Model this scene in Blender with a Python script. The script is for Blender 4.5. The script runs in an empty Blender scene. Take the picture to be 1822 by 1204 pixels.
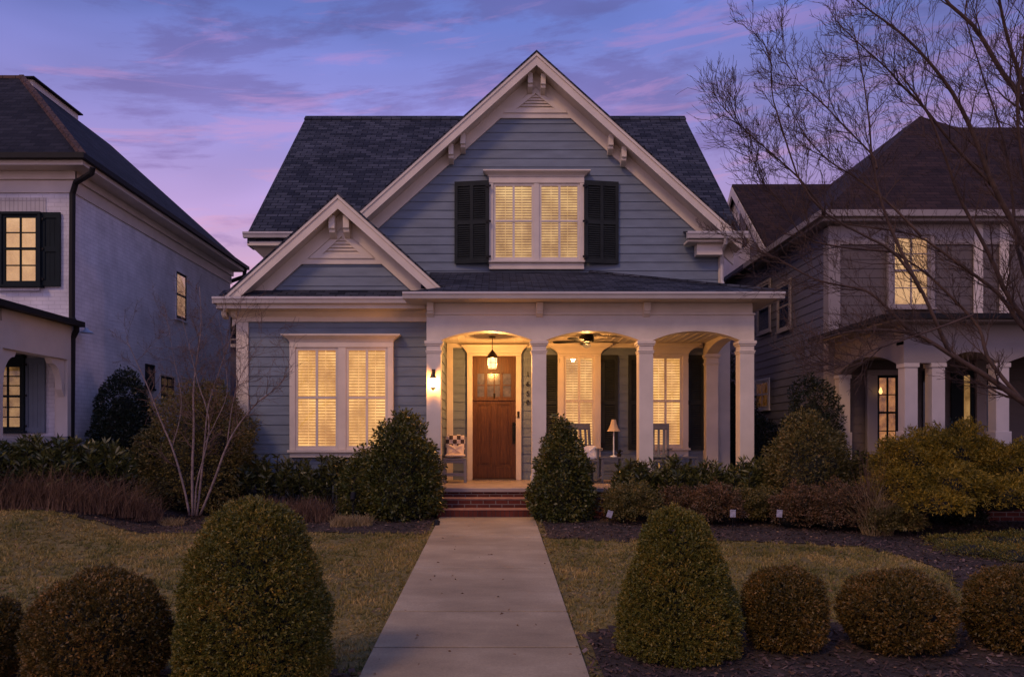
import bpy, math, random
import numpy as np
from mathutils import Vector, Matrix, noise as mnoise
random.seed(7); RNG = np.random.default_rng(11)
S = bpy.context.scene; COL = S.collection
F, CX, CY, EYE = 1415.0, 882.0, 778.0, 1.34
def R(z): return z + EYE                       # height measured from eye level -> world height
# ---------------------------------------------------------------- camera
cd = bpy.data.cameras.new('camera'); cam = bpy.data.objects.new('camera', cd); COL.objects.link(cam)
cam.location = (0, 0, EYE); cam.rotation_euler = (math.pi/2, 0, 0)
cd.sensor_width = 36; cd.lens = F/1822*36
cd.shift_x = (911-CX)/1822; cd.shift_y = (CY-602)/1822
cd.clip_start = .1; cd.clip_end = 3000
S.camera = cam
# ---------------------------------------------------------------- world
W = bpy.data.worlds.new('World'); S.world = W; W.use_nodes = True
nt = W.node_tree; nt.nodes.clear(); N = nt.nodes.new; L = nt.links.new
out = N('ShaderNodeOutputWorld'); bg = N('ShaderNodeBackground'); L(bg.outputs[0], out.inputs[0])
tc = N('ShaderNodeTexCoord'); sep = N('ShaderNodeSeparateXYZ'); L(tc.outputs['Generated'], sep.inputs[0])
def ramp(nt_, stops, interp='LINEAR'):
    r = nt_.nodes.new('ShaderNodeValToRGB'); r.color_ramp.interpolation = interp
    while len(r.color_ramp.elements) < len(stops): r.color_ramp.elements.new(.5)
    for e, (p, c) in zip(r.color_ramp.elements, stops):
        e.position = p; e.color = (c[0], c[1], c[2], 1) if hasattr(c, '__len__') else (c, c, c, 1)
    return r
def mth(nt_, op, a, b=None, c=None, clamp=False):
    m = nt_.nodes.new('ShaderNodeMath'); m.operation = op; m.use_clamp = clamp
    for i, v in enumerate((a, b, c)):
        if v is None: continue
        if isinstance(v, (int, float)): m.inputs[i].default_value = v
        else: nt_.links.new(v, m.inputs[i])
    return m.outputs[0]
def mixc(nt_, fac, a, b, mode='MIX'):
    m = nt_.nodes.new('ShaderNodeMix'); m.data_type = 'RGBA'; m.blend_type = mode
    for i, v in ((0, fac), (6, a), (7, b)):
        if isinstance(v, (int, float)): m.inputs[i].default_value = v
        elif isinstance(v, (tuple, list)): m.inputs[i].default_value = (v[0], v[1], v[2], 1)
        else: nt_.links.new(v, m.inputs[i])
    return m.outputs[2]
base = ramp(nt, [(0, (.66,.40,.56)), (.19, (.70,.43,.63)), (.26, (.52,.36,.69)), (.35, (.31,.28,.67)), (.46, (.16,.215,.62)), (1, (.12,.18,.50))])
L(sep.outputs[2], base.inputs[0])
def sky_noise(scale, sz, detail, dist, off):
    v = N('ShaderNodeCombineXYZ')
    L(mth(nt, 'ADD', sep.outputs[0], off), v.inputs[0]); L(sep.outputs[1], v.inputs[1])
    L(mth(nt, 'MULTIPLY', mth(nt, 'MULTIPLY_ADD', sep.outputs[0], -.12, sep.outputs[2]), sz), v.inputs[2])
    n = N('ShaderNodeTexNoise'); n.inputs['Scale'].default_value = scale; n.inputs['Detail'].default_value = detail
    n.inputs['Roughness'].default_value = .64; n.inputs['Distortion'].default_value = dist
    L(v.outputs[0], n.inputs['Vector']); return n.outputs['Fac']
n1 = sky_noise(3.1, 5.2, 10, .35, .63); n2 = sky_noise(4.6, 6.5, 10, .5, 3.1); n3 = sky_noise(1.2, 3, 4, .2, 8.4)
c1 = ramp(nt, [(.50, 0), (.575, .85), (.66, 1)]); L(n1, c1.inputs[0])
c2 = ramp(nt, [(.52, 0), (.61, 1)]); L(n2, c2.inputs[0])
c3 = ramp(nt, [(.35, .78), (.65, 1.15)]); L(n3, c3.inputs[0])
dark = ramp(nt, [(0, (.42,.26,.42)), (.25, (.27,.17,.42)), (.45, (.13,.12,.36)), (1, (.06,.08,.24))]); L(sep.outputs[2], dark.inputs[0])
pink = ramp(nt, [(0, (.8,.42,.45)), (.25, (.68,.36,.56)), (.42, (.42,.25,.58)), (.6, (.2,.18,.45)), (1, (.1,.12,.3))]); L(sep.outputs[2], pink.inputs[0])
k = mixc(nt, mth(nt, 'MULTIPLY', c1.outputs[0], .66), base.outputs[0], dark.outputs[0])
k = mixc(nt, mth(nt, 'MULTIPLY', c2.outputs[0], .5), k, pink.outputs[0])
k = mixc(nt, 1.0, k, c3.outputs[0], 'MULTIPLY')
# the sky is dimmer towards the right (east) and brighter behind the viewer, where the sun has just set
side = ramp(nt, [(.5, 1.0), (.76, .84)]); L(mth(nt, 'MULTIPLY_ADD', sep.outputs[0], .5, .5), side.inputs[0])
k = mixc(nt, 1.0, k, side.outputs[0], 'MULTIPLY')
back = ramp(nt, [(.25, (1.15,1.35,1.30)), (.6, (1,1,1))]); L(mth(nt, 'MULTIPLY_ADD', sep.outputs[1], .5, .5), back.inputs[0])
k = mixc(nt, 1.0, k, back.outputs[0], 'MULTIPLY')
SUN_EL, SUN_AZ = math.radians(40), math.radians(216)   # azimuth measured clockwise from +Y
sk = N('ShaderNodeTexSky'); sk.sky_type = 'NISHITA'; sk.sun_disc = False
sk.sun_elevation = math.radians(2.0); sk.sun_rotation = SUN_AZ
sks = mixc(nt, 1.0, sk.outputs[0], (.006, .006, .006), 'MULTIPLY')
k = mixc(nt, 1.0, k, sks, 'ADD')
L(k, bg.inputs[0]); bg.inputs[1].default_value = 1.0
# ---------------------------------------------------------------- sun (last warm light from behind the viewer)
sd = bpy.data.lights.new('sun', 'SUN'); sun = bpy.data.objects.new('sun', sd); COL.objects.link(sun)
sd.energy = 1.0; sd.angle = math.radians(12); sd.color = (1, .60, .30)
sdir = Vector((math.sin(SUN_AZ)*math.cos(SUN_EL), math.cos(SUN_AZ)*math.cos(SUN_EL), math.sin(SUN_EL)))
sun.rotation_euler = sdir.to_track_quat('Z', 'Y').to_euler(); sun.location = sdir*40
# ---------------------------------------------------------------- exposure
S.view_settings.view_transform = 'Standard'; S.view_settings.look = 'None'
S.view_settings.exposure = .08; S.view_settings.gamma = 1; S.view_settings.use_curve_mapping = False
S.cycles.use_denoising = True; S.cycles.max_bounces = 6; S.cycles.transparent_max_bounces = 8
try: S.cycles.denoiser = 'OPENIMAGEDENOISE'
except Exception: pass
S.cycles.sample_clamp_indirect = 4

# ================================================================ materials
def newmat(name):
    m = bpy.data.materials.new(name); m.use_nodes = True; t = m.node_tree
    p = t.nodes['Principled BSDF']; return m, t, p
def tex_noise(t, scale, detail=4, rough=.55, coord='Object', stretch=None, dist=0):
    c = t.nodes.new('ShaderNodeTexCoord'); n = t.nodes.new('ShaderNodeTexNoise')
    n.inputs['Scale'].default_value = scale; n.inputs['Detail'].default_value = detail
    n.inputs['Roughness'].default_value = rough; n.inputs['Distortion'].default_value = dist
    if stretch:
        mp = t.nodes.new('ShaderNodeMapping'); mp.inputs['Scale'].default_value = stretch
        t.links.new(c.outputs[coord], mp.inputs[0]); t.links.new(mp.outputs[0], n.inputs['Vector'])
    else: t.links.new(c.outputs[coord], n.inputs['Vector'])
    return n.outputs['Fac']
def bump(t, p, h, strength, dist=.01):
    b = t.nodes.new('ShaderNodeBump'); b.inputs['Strength'].default_value = strength; b.inputs['Distance'].default_value = dist
    t.links.new(h, b.inputs['Height']); t.links.new(b.outputs[0], p.inputs['Normal'])
def plain(name, col, rough=.6, var=.12, scale=6, bmp=.15, bscale=60, metal=0, stretch=None, spec=.5):
    m, t, p = newmat(name)
    n = tex_noise(t, scale, 5, stretch=stretch)
    r = ramp(t, [(.3, tuple(c*(1-var) for c in col)), (.7, tuple(min(1, c*(1+var)) for c in col))])
    t.links.new(n, r.inputs[0]); t.links.new(r.outputs[0], p.inputs['Base Color'])
    p.inputs['Roughness'].default_value = rough; p.inputs['Metallic'].default_value = metal
    p.inputs['Specular IOR Level'].default_value = spec
    if bmp: bump(t, p, tex_noise(t, bscale, 3), bmp, .004)
    return m
def bricky(name, c1, c2, mortar, w, h, msize, var_scale=3, bstr=.6, bdist=.01, off=.5, rough=.8, blotch=.2, bias=0):
    m, t, p = newmat(name)
    c = t.nodes.new('ShaderNodeTexCoord'); b = t.nodes.new('ShaderNodeTexBrick')
    t.links.new(c.outputs['UV'], b.inputs['Vector'])
    b.inputs['Color1'].default_value = (*c1, 1); b.inputs['Color2'].default_value = (*c2, 1); b.inputs['Mortar'].default_value = (*mortar, 1)
    b.inputs['Scale'].default_value = 1; b.inputs['Brick Width'].default_value = w; b.inputs['Row Height'].default_value = h
    b.inputs['Mortar Size'].default_value = msize; b.inputs['Mortar Smooth'].default_value = .3; b.inputs['Bias'].default_value = bias
    b.offset = off; b.squash = 1
    n = tex_noise(t, var_scale, 6)
    r = ramp(t, [(.3, 1-blotch), (.7, 1+blotch)]); t.links.new(n, r.inputs[0])
    k = mixc(t, 1.0, b.outputs['Color'], r.outputs[0], 'MULTIPLY')
    t.links.new(k, p.inputs['Base Color']); p.inputs['Roughness'].default_value = rough; p.inputs['Specular IOR Level'].default_value = .15
    n2 = tex_noise(t, 70, 3)
    h_ = mth(t, 'MULTIPLY_ADD', n2, .35, mth(t, 'SUBTRACT', 1, b.outputs['Fac']))
    bump(t, p, h_, bstr, bdist); return m
def leafmat(name, stops, rough=.45, trans=.25, spec=.4, ns=3.0, nw=.9):
    m, t, p = newmat(name)
    g = t.nodes.new('ShaderNodeNewGeometry'); r = ramp(t, stops)
    n = tex_noise(t, ns, 5)
    f = mth(t, 'ADD', mth(t, 'MULTIPLY', g.outputs['Random Per Island'], .65), mth(t, 'MULTIPLY_ADD', n, nw, -.28-(nw-.9)*.5), clamp=True)
    t.links.new(f, r.inputs[0]); t.links.new(r.outputs[0], p.inputs['Base Color'])
    p.inputs['Roughness'].default_value = rough; p.inputs['Specular IOR Level'].default_value = spec
    tr = t.nodes.new('ShaderNodeBsdfTranslucent'); t.links.new(r.outputs[0], tr.inputs[0])
    mx = t.nodes.new('ShaderNodeMixShader'); mx.inputs[0].default_value = trans
    o = t.nodes['Material Output']; t.links.new(p.outputs[0], mx.inputs[1]); t.links.new(tr.outputs[0], mx.inputs[2]); t.links.new(mx.outputs[0], o.inputs[0])
    return m
def blind_mat(name, col, strength, lo=.55, scale=1.6):
    m = bpy.data.materials.new(name); m.use_nodes = True; t = m.node_tree; t.nodes.clear()
    o = t.nodes.new('ShaderNodeOutputMaterial'); e = t.nodes.new('ShaderNodeEmission'); t.links.new(e.outputs[0], o.inputs[0])
    n = tex_noise(t, scale, 3, .6, stretch=(1, 1, .8)); r = ramp(t, [(.32, lo), (.68, 1.12)]); t.links.new(n, r.inputs[0])
    n2 = tex_noise(t, 40, 2); r2 = ramp(t, [(.3, .88), (.7, 1.08)]); t.links.new(n2, r2.inputs[0])
    cc = ramp(t, [(.3, (col[0], col[1]*.84, col[2]*.72)), (.7, col)]); t.links.new(n, cc.inputs[0])
    e.inputs[1].default_value = strength
    k = mixc(t, 1.0, mixc(t, 1.0, cc.outputs[0], r.outputs[0], 'MULTIPLY'), r2.outputs[0], 'MULTIPLY')
    t.links.new(k, e.inputs[0]); return m
def glassmat(name, tint=(1, 1, 1), refl=1.0):
    m = bpy.data.materials.new(name); m.use_nodes = True; t = m.node_tree; t.nodes.clear()
    o = t.nodes.new('ShaderNodeOutputMaterial'); tr = t.nodes.new('ShaderNodeBsdfTransparent'); gl = t.nodes.new('ShaderNodeBsdfGlossy')
    tr.inputs[0].default_value = (*tint, 1); gl.inputs['Roughness'].default_value = .03
    fr = t.nodes.new('ShaderNodeFresnel'); fr.inputs[0].default_value = 1.5
    mx = t.nodes.new('ShaderNodeMixShader'); t.links.new(mth(t, 'MULTIPLY', fr.outputs[0], refl), mx.inputs[0])
    t.links.new(tr.outputs[0], mx.inputs[1]); t.links.new(gl.outputs[0], mx.inputs[2]); t.links.new(mx.outputs[0], o.inputs[0]); return m
def lampglass(name, col, strength):
    m = bpy.data.materials.new(name); m.use_nodes = True; t = m.node_tree; t.nodes.clear()
    o = t.nodes.new('ShaderNodeOutputMaterial'); tr = t.nodes.new('ShaderNodeBsdfTransparent'); e = t.nodes.new('ShaderNodeEmission')
    e.inputs[0].default_value = (*col, 1); e.inputs[1].default_value = strength
    mx = t.nodes.new('ShaderNodeMixShader'); mx.inputs[0].default_value = .5
    t.links.new(tr.outputs[0], mx.inputs[1]); t.links.new(e.outputs[0], mx.inputs[2]); t.links.new(mx.outputs[0], o.inputs[0]); return m

M = {}
M['trim'] = plain('cream_trim_paint', (.68,.58,.455), .5, .09, 2.5, .12, 25)
M['siding'] = plain('grey_blue_siding_paint', (.155,.188,.222), .6, .16, 2, .25, 30, stretch=(1, 1, 4))
M['shutter'] = plain('dark_green_black_paint', (.022,.026,.025), .75, .2, 5, .1, spec=.2)
M['shingle'] = bricky('asphalt_shingle', (.020,.022,.031), (.066,.069,.084), (.007,.007,.010), .26, .13, .010, 1.2, .9, .02, blotch=.3)
M['gutter'] = plain('painted_metal_gutter', (.52,.47,.43), .35, .08, 3, .05, 20)
M['brick'] = bricky('red_brick', (.13,.030,.018), (.085,.020,.014), (.20,.15,.12), .21, .072, .009, 4, .8, .01)
M['paver'] = bricky('red_brick_rowlock', (.14,.034,.020), (.09,.022,.015), (.06,.04,.035), .075, .3, .006, 4, .6, .008, off=0)
M['tread'] = plain('pale_brick_tread', (.30,.14,.09), .7, .25, 9, .4, 40)  # treads in a paler brick tone than the risers
M['porchfloor'] = plain('tan_painted_porch_floor', (.36,.28,.22), .45, .15, 3, .1, 20)
M['ceiling'] = plain('cream_ceiling_boards', (.66,.58,.46), .5, .05, 3, .1, 20)
M['glass'] = glassmat('window_glass', (.97,.97,.97), .9)
M['slat'] = blind_mat('lit_blind_slat', (1.0,.56,.19), 1.15, .52, 2.2)
M['slatgap'] = blind_mat('lit_blind_gap', (.92,.42,.10), .60, .8, 1.3)
M['slat_up'] = blind_mat('lit_upper_blind_slat', (.98,.62,.25), .85, .55, 1.8)
M['gap_up'] = blind_mat('lit_upper_blind_gap', (.50,.26,.10), .45, .6, 1.8)
M['curtain'] = blind_mat('lit_curtain', (.95,.55,.25), .72, .6, 1.5)
M['sidewin'] = blind_mat('lit_side_curtain', (1.0,.60,.42), 2.1, .7, 1.5)
M['orange_room'] = blind_mat('orange_lit_room', (.75,.30,.08), .6, .25, 6)
M['dimroom'] = blind_mat('dim_lit_room', (.60,.33,.12), .5, .12, 3.5)
M['darkglass'] = plain('dark_window_glass', (.015,.02,.03), .04, .1, 3, 0)
M['metal'] = plain('black_metal', (.012,.011,.011), .6, .15, 8, .1, spec=.2)
M['bronze'] = plain('aged_bronze', (.06,.04,.025), .4, .2, 12, .1, metal=.6)
M['grey_paint'] = plain('grey_furniture_paint', (.10,.105,.12), .5, .15, 8, .1)
M['stool_paint'] = plain('pale_grey_stool_paint', (.22,.21,.21), .5, .15, 8, .1)
M['cushion'] = plain('cream_cushion', (.62,.50,.42), .85, .08, 12, .3, 120)
M['shade'] = plain('beige_lampshade', (.50,.36,.22), .8, .06, 12, .2, 120)
M['white'] = plain('white_paint', (.72,.70,.68), .5, .06, 8, .1)
M['wbrick'] = bricky('white_painted_brick', (.70,.67,.70), (.66,.63,.66), (.56,.53,.56), .21, .072, .006, 2.5, .45, .009, blotch=.16)
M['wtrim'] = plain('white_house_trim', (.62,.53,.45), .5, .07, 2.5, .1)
M['lroof'] = bricky('dark_shingle', (.014,.013,.017), (.030,.028,.034), (.014,.014,.018), .26, .13, .008, 1.0, .9, .02, blotch=.25)
M['lridge'] = bricky('brown_ridge_shingle', (.11,.065,.05), (.075,.045,.04), (.03,.02,.02), .26, .13, .008, 1.0, .9, .02)
M['lshutter'] = plain('charcoal_green_paint', (.012,.018,.020), .75, .15, 5, .1, spec=.15)
M['bshutter'] = plain('slate_blue_paint', (.10,.13,.17), .5, .1, 5, .1)
M['rroof'] = bricky('brown_shingle', (.026,.014,.011), (.052,.028,.021), (.010,.006,.005), .3, .14, .008, 1.0, .9, .02, blotch=.25)
M['rsiding'] = plain('taupe_siding_paint', (.105,.080,.070), .6, .10, 3, .2, 30, stretch=(1, 1, 4))
M['rsiding_blue'] = plain('grey_siding_paint', (.115,.105,.13), .6, .10, 3, .2, 30, stretch=(1, 1, 4))
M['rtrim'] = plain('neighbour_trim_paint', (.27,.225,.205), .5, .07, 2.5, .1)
M['bark_dark'] = plain('dark_bark', (.070,.040,.028), .9, .4, 9, .8, 40)
M['bark_brown'] = plain('brown_bark', (.12,.07,.05), .85, .4, 9, .8, 40)
M['bark_pale'] = plain('pale_smooth_bark', (.20,.145,.13), .8, .5, 14, .4, 30)
M['stem'] = plain('shrub_stem', (.014,.014,.008), .9, .3, 9, .3)
def wood_door():
    m, t, p = newmat('stained_wood_door')
    n = tex_noise(t, 5, 6, .65, stretch=(9, 9, .7), dist=.6)
    r = ramp(t, [(.25, (.040,.013,.003)), (.55, (.105,.038,.007)), (.8, (.165,.064,.012))]); t.links.new(n, r.inputs[0])
    t.links.new(r.outputs[0], p.inputs['Base Color']); p.inputs['Roughness'].default_value = .45; p.inputs['Specular IOR Level'].default_value = .3; bump(t, p, n, .2, .003); return m
M['door'] = wood_door()
def checker():
    m, t, p = newmat('checked_fabric')
    c = t.nodes.new('ShaderNodeTexCoord'); k = t.nodes.new('ShaderNodeTexChecker'); k.inputs['Scale'].default_value = 1
    mp = t.nodes.new('ShaderNodeMapping'); mp.inputs['Scale'].default_value = (5.2, 0, 4.2); mp.inputs['Location'].default_value = (.01, .5, .01); t.links.new(c.outputs['Generated'], mp.inputs[0]); t.links.new(mp.outputs[0], k.inputs['Vector']); k.inputs['Color1'].default_value = (.62,.52,.46,1); k.inputs['Color2'].default_value = (.05,.03,.03,1)
    t.links.new(k.outputs[0], p.inputs['Base Color']); p.inputs['Roughness'].default_value = .9; return m
M['check'] = checker()
def concrete():
    m, t, p = newmat('broom_finished_concrete')
    n = tex_noise(t, 1.3, 6, .6, stretch=(.8, 1.4, 1)); n2 = tex_noise(t, 55, 4, .7); n3 = tex_noise(t, .7, 3)
    r = ramp(t, [(.25, (.26,.19,.11)), (.5, (.38,.285,.165)), (.72, (.50,.385,.235))]); t.links.new(n, r.inputs[0])
    r2 = ramp(t, [(.3, .82), (.7, 1.12)]); t.links.new(n2, r2.inputs[0]); r3 = ramp(t, [(.35, .85), (.65, 1.1)]); t.links.new(n3, r3.inputs[0])
    k = mixc(t, 1.0, mixc(t, 1.0, r.outputs[0], r2.outputs[0], 'MULTIPLY'), r3.outputs[0], 'MULTIPLY')
    t.links.new(k, p.inputs['Base Color']); p.inputs['Roughness'].default_value = .85; bump(t, p, n2, .5, .004); return m
M['concrete'] = concrete()
def groundmat(name, stops, s1, s2, bstr):
    m, t, p = newmat(name)
    n = tex_noise(t, s1, 6, .6); n2 = tex_noise(t, s2, 5, .7)
    f = mth(t, 'ADD', mth(t, 'MULTIPLY', n, .5), mth(t, 'MULTIPLY', n2, .5)); r = ramp(t, stops); t.links.new(f, r.inputs[0])
    t.links.new(r.outputs[0], p.inputs['Base Color']); p.inputs['Roughness'].default_value = .95; bump(t, p, n2, bstr, .03); return m
M['soil'] = groundmat('lawn_thatch', [(.35, (.09,.07,.020)), (.5, (.19,.14,.04)), (.65, (.30,.22,.06))], .8, 45, .8)
M['mulch'] = groundmat('mulch', [(.35, (.018,.011,.007)), (.5, (.052,.032,.021)), (.68, (.125,.08,.055))], 3, 38, 1)
M['chip'] = leafmat('bark_chip', [(0, (0.022,0.013,0.010)), (.5, (0.084,0.045,0.032)), (.80, (0.150,0.090,0.066)), (1, (0.338,0.248,0.198))], .8, 0)
M['blade'] = leafmat('winter_grass', [(0, (.07,.085,.018)), (.3, (.17,.15,.03)), (.6, (.34,.25,.06)), (1, (.58,.38,.13))], .7, .2, ns=1.3, nw=1.7)
M['box'] = leafmat('boxwood_leaf', [(0, (0.046,0.059,0.014)), (.4, (0.131,0.128,0.019)), (.8, (0.281,0.194,0.027)), (1, (0.527,0.265,0.047))])
M['ball'] = leafmat('bronzed_boxwood_leaf', [(0, (0.043,0.041,0.012)), (.45, (0.128,0.089,0.017)), (.8, (0.255,0.136,0.026)), (1, (0.480,0.220,0.054))])
M['holly'] = leafmat('holly_leaf', [(0, (0.023,0.032,0.008)), (.45, (0.068,0.076,0.014)), (.8, (0.142,0.120,0.022)), (1, (0.299,0.215,0.059))], .38, .15, .4)
M['dark'] = leafmat('dark_evergreen', [(0, (.008,.014,.009)), (.5, (.018,.03,.016)), (1, (.05,.055,.028))], .4, .12)
M['laurel'] = leafmat('laurel_leaf', [(0, (0.030,0.039,0.011)), (.5, (0.075,0.081,0.020)), (1, (0.190,0.162,0.043))], .32, .15, .5)
M['gold'] = leafmat('golden_conifer', [(0, (0.077,0.069,0.008)), (.45, (0.230,0.169,0.013)), (.8, (0.434,0.273,0.021)), (1, (0.588,0.349,0.042))], .6, .25)
M['red'] = leafmat('reddish_shrub_leaf', [(0, (0.039,0.035,0.012)), (.4, (0.117,0.075,0.031)), (.75, (0.208,0.106,0.048)), (1, (0.325,0.175,0.072))], .5, .2)
M['olive'] = leafmat('olive_shrub_leaf', [(0, (0.036,0.041,0.010)), (.4, (0.120,0.103,0.023)), (.75, (0.209,0.152,0.039)), (1, (0.359,0.206,0.069))], .5, .2)
M['dry'] = leafmat('dry_grass', [(0, (0.063,0.031,0.020)), (.5, (0.136,0.073,0.043)), (1, (0.272,0.165,0.090))], .8, .2)
M['tan'] = leafmat('tan_grass', [(0, (0.163,0.108,0.042)), (.5, (0.300,0.204,0.084)), (1, (0.450,0.324,0.168))], .8, .2)

# ================================================================ mesh builder
OFF = {}
class MB:
    def __init__(s, m=None): s.v = []; s.f = []; s.M = m
    def add(s, vs, fs):
        b = len(s.v); s.v += [tuple(x) for x in vs]; s.f += [tuple(i+b for i in f) for f in fs]; return s
    def box(s, x0, x1, y0, y1, z0, z1):
        if x0 > x1: x0, x1 = x1, x0
        if y0 > y1: y0, y1 = y1, y0
        if z0 > z1: z0, z1 = z1, z0
        return s.add([(x0,y0,z0),(x1,y0,z0),(x1,y1,z0),(x0,y1,z0),(x0,y0,z1),(x1,y0,z1),(x1,y1,z1),(x0,y1,z1)],
                     [(0,3,2,1),(4,5,6,7),(0,1,5,4),(1,2,6,5),(2,3,7,6),(3,0,4,7)])
    def prism(s, poly, y0, y1):                     # polygon in x,z extruded along y
        n = len(poly)
        a = sum(poly[i][0]*poly[(i+1)%n][1]-poly[(i+1)%n][0]*poly[i][1] for i in range(n))
        if a < 0: poly = poly[::-1]
        return s.add([(p[0], y0, p[1]) for p in poly]+[(p[0], y1, p[1]) for p in poly],
                     [tuple(range(n)), tuple(range(2*n-1, n-1, -1))]+[(i, i+n, (i+1)%n+n, (i+1)%n) for i in range(n)])
    def prismx(s, poly, x0, x1):                    # polygon in y,z extruded along x
        n = len(poly)
        a = sum(poly[i][0]*poly[(i+1)%n][1]-poly[(i+1)%n][0]*poly[i][1] for i in range(n))
        if a < 0: poly = poly[::-1]
        return s.add([(x1, p[0], p[1]) for p in poly]+[(x0, p[0], p[1]) for p in poly],
                     [tuple(range(n)), tuple(range(2*n-1, n-1, -1))]+[(i, i+n, (i+1)%n+n, (i+1)%n) for i in range(n)])
    def slab(s, pts, t):                            # sloping plate: top polygon given, thickness t downwards
        n = len(pts)
        return s.add([tuple(p) for p in pts]+[(p[0], p[1], p[2]-t) for p in pts],
                     [tuple(range(n)), tuple(range(2*n-1, n-1, -1))]+[(i, i+n, (i+1)%n+n, (i+1)%n) for i in range(n)])
    def loft(s, rings, cap=True):
        b = len(s.v); n = len(rings[0])
        for r in rings: s.v += [tuple(p) for p in r]
        for k in range(len(rings)-1):
            for i in range(n):
                j = (i+1)%n; s.f.append((b+k*n+i, b+k*n+j, b+(k+1)*n+j, b+(k+1)*n+i))
        if cap: s.f.append(tuple(b+i for i in range(n))[::-1]); s.f.append(tuple(b+(len(rings)-1)*n+i for i in range(n)))
        return s
    def lathe(s, cx, cy, prof, n=16):               # prof: list of (z, r)
        return s.loft([[(cx+r*math.cos(2*math.pi*i/n), cy+r*math.sin(2*math.pi*i/n), z) for i in range(n)] for z, r in prof])
    def tube(s, pts, rads, n=6):
        pts = [Vector(p) for p in pts]
        if not hasattr(rads, '__len__'): rads = [rads]*len(pts)
        rings = []; up = None
        for i, p in enumerate(pts):
            d = (pts[min(i+1, len(pts)-1)]-pts[max(i-1, 0)])
            if d.length < 1e-7: d = Vector((0, 0, 1))
            d.normalize()
            a = Vector((0, 0, 1)) if abs(d.z) < .9 else Vector((1, 0, 0))
            u = (d.cross(a)).normalized() if up is None else (up-d*up.dot(d)).normalized()
            up = u; w = d.cross(u)
            rings.append([p+(u*math.cos(2*math.pi*k/n)+w*math.sin(2*math.pi*k/n))*rads[i] for k in range(n)])
        return s.loft(rings)
    def build(s, name, mat, parent=None, label=None, smooth=False, bevel=0):
        v = s.v
        if s.M is not None: v = [tuple(s.M @ Vector(p)) for p in v]
        off = OFF[parent.name] if parent is not None else Vector((0, 0, 0))
        me = bpy.data.meshes.new(name)
        me.from_pydata([(p[0]-off[0], p[1]-off[1], p[2]-off[2]) for p in v], [], s.f); me.validate(); me.update()
        uv = me.uv_layers.new(name='UVMap'); d = uv.data; vs = me.vertices
        for pl in me.polygons:
            n = pl.normal
            if abs(n.z) > .999: u = Vector((1, 0, 0)); w = Vector((0, 1, 0))
            else: u = Vector((-n.y, n.x, 0)).normalized(); w = n.cross(u)
            for li in pl.loop_indices:
                p = vs[me.loops[li].vertex_index].co + Vector(off); d[li].uv = (p.dot(u), p.dot(w))
        if smooth: me.polygons.foreach_set('use_smooth', [True]*len(me.polygons))
        me.materials.append(mat)
        o = bpy.data.objects.new(name, me); COL.objects.link(o)
        if bevel:
            b = o.modifiers.new('bevel', 'BEVEL'); b.width = bevel; b.segments = 2; b.limit_method = 'ANGLE'
        if parent is not None: o.parent = parent
        OFF[o.name] = off
        if label: o['label'] = label
        return o
def tag(o, label, cat, group=None, kind=None):
    if kind: o['kind'] = kind
    if label: o['label'] = label
    if cat: o['category'] = cat
    if group: o['group'] = group
    return o
def thing(name, label, cat, loc, group=None):
    o = bpy.data.objects.new(name, None); COL.objects.link(o); o.location = loc; o.empty_display_size = .2
    OFF[o.name] = Vector(loc); return tag(o, label, cat, group)
def struct(o): o['kind'] = 'structure'; return o
def P(px, py, y): return Vector(((px-CX)/F*y, y, EYE+(CY-py)/F*y))
def npmesh(name, verts, nper, mat, parent=None, off=None):
    """many separate n-gons (nper verts each) as one mesh"""
    n = len(verts)//nper; me = bpy.data.meshes.new(name)
    if parent is not None: verts = verts-np.array(OFF[parent.name])
    me.vertices.add(len(verts)); me.vertices.foreach_set('co', verts.astype(np.float32).ravel())
    me.loops.add(n*nper); me.loops.foreach_set('vertex_index', np.arange(n*nper, dtype=np.int32))
    me.polygons.add(n); me.polygons.foreach_set('loop_start', np.arange(0, n*nper, nper, dtype=np.int32))
    me.polygons.foreach_set('loop_total', np.full(n, nper, dtype=np.int32))
    me.update(calc_edges=True); me.materials.append(mat)
    o = bpy.data.objects.new(name, me); COL.objects.link(o)
    if parent is not None: o.parent = parent
    OFF[o.name] = OFF[parent.name] if parent is not None else Vector((0, 0, 0))
    return o

def clipz(poly, z0, z1):
    def cl(pl, z, keep_above):
        r = []
        for i in range(len(pl)):
            a, b = pl[i], pl[(i+1)%len(pl)]
            ia = (a[1] >= z) if keep_above else (a[1] <= z); ib = (b[1] >= z) if keep_above else (b[1] <= z)
            if ia: r.append(a)
            if ia != ib:
                t = (z-a[1])/(b[1]-a[1]); r.append((a[0]+t*(b[0]-a[0]), z))
        return r
    p = cl(poly, z0, True)
    return cl(p, z1, False) if len(p) > 2 else p
def siding(mb, poly, y, e=.178, proud=.016, z_start=None):
    """lapped boards on the front (-y) side of plane y, polygon in x,z"""
    zs = [p[1] for p in poly]; z = min(zs) if z_start is None else z_start
    while z < max(zs):
        c = clipz(poly, z, z+e-.002)
        if len(c) > 2:
            ca = sum(c[i][0]*c[(i+1)%len(c)][1]-c[(i+1)%len(c)][0]*c[i][1] for i in range(len(c)))
            if abs(ca) > 1e-4:
                if ca < 0: c = c[::-1]
                n = len(c); fr = [(p[0], y-.004-proud*(z+e-p[1])/e, p[1]) for p in c]; bk = [(p[0], y+.01, p[1]) for p in c]
                mb.add(fr+bk, [tuple(range(n))]+[(i, i+n, (i+1)%n+n, (i+1)%n) for i in range(n)])
        z += e
    return mb

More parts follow.
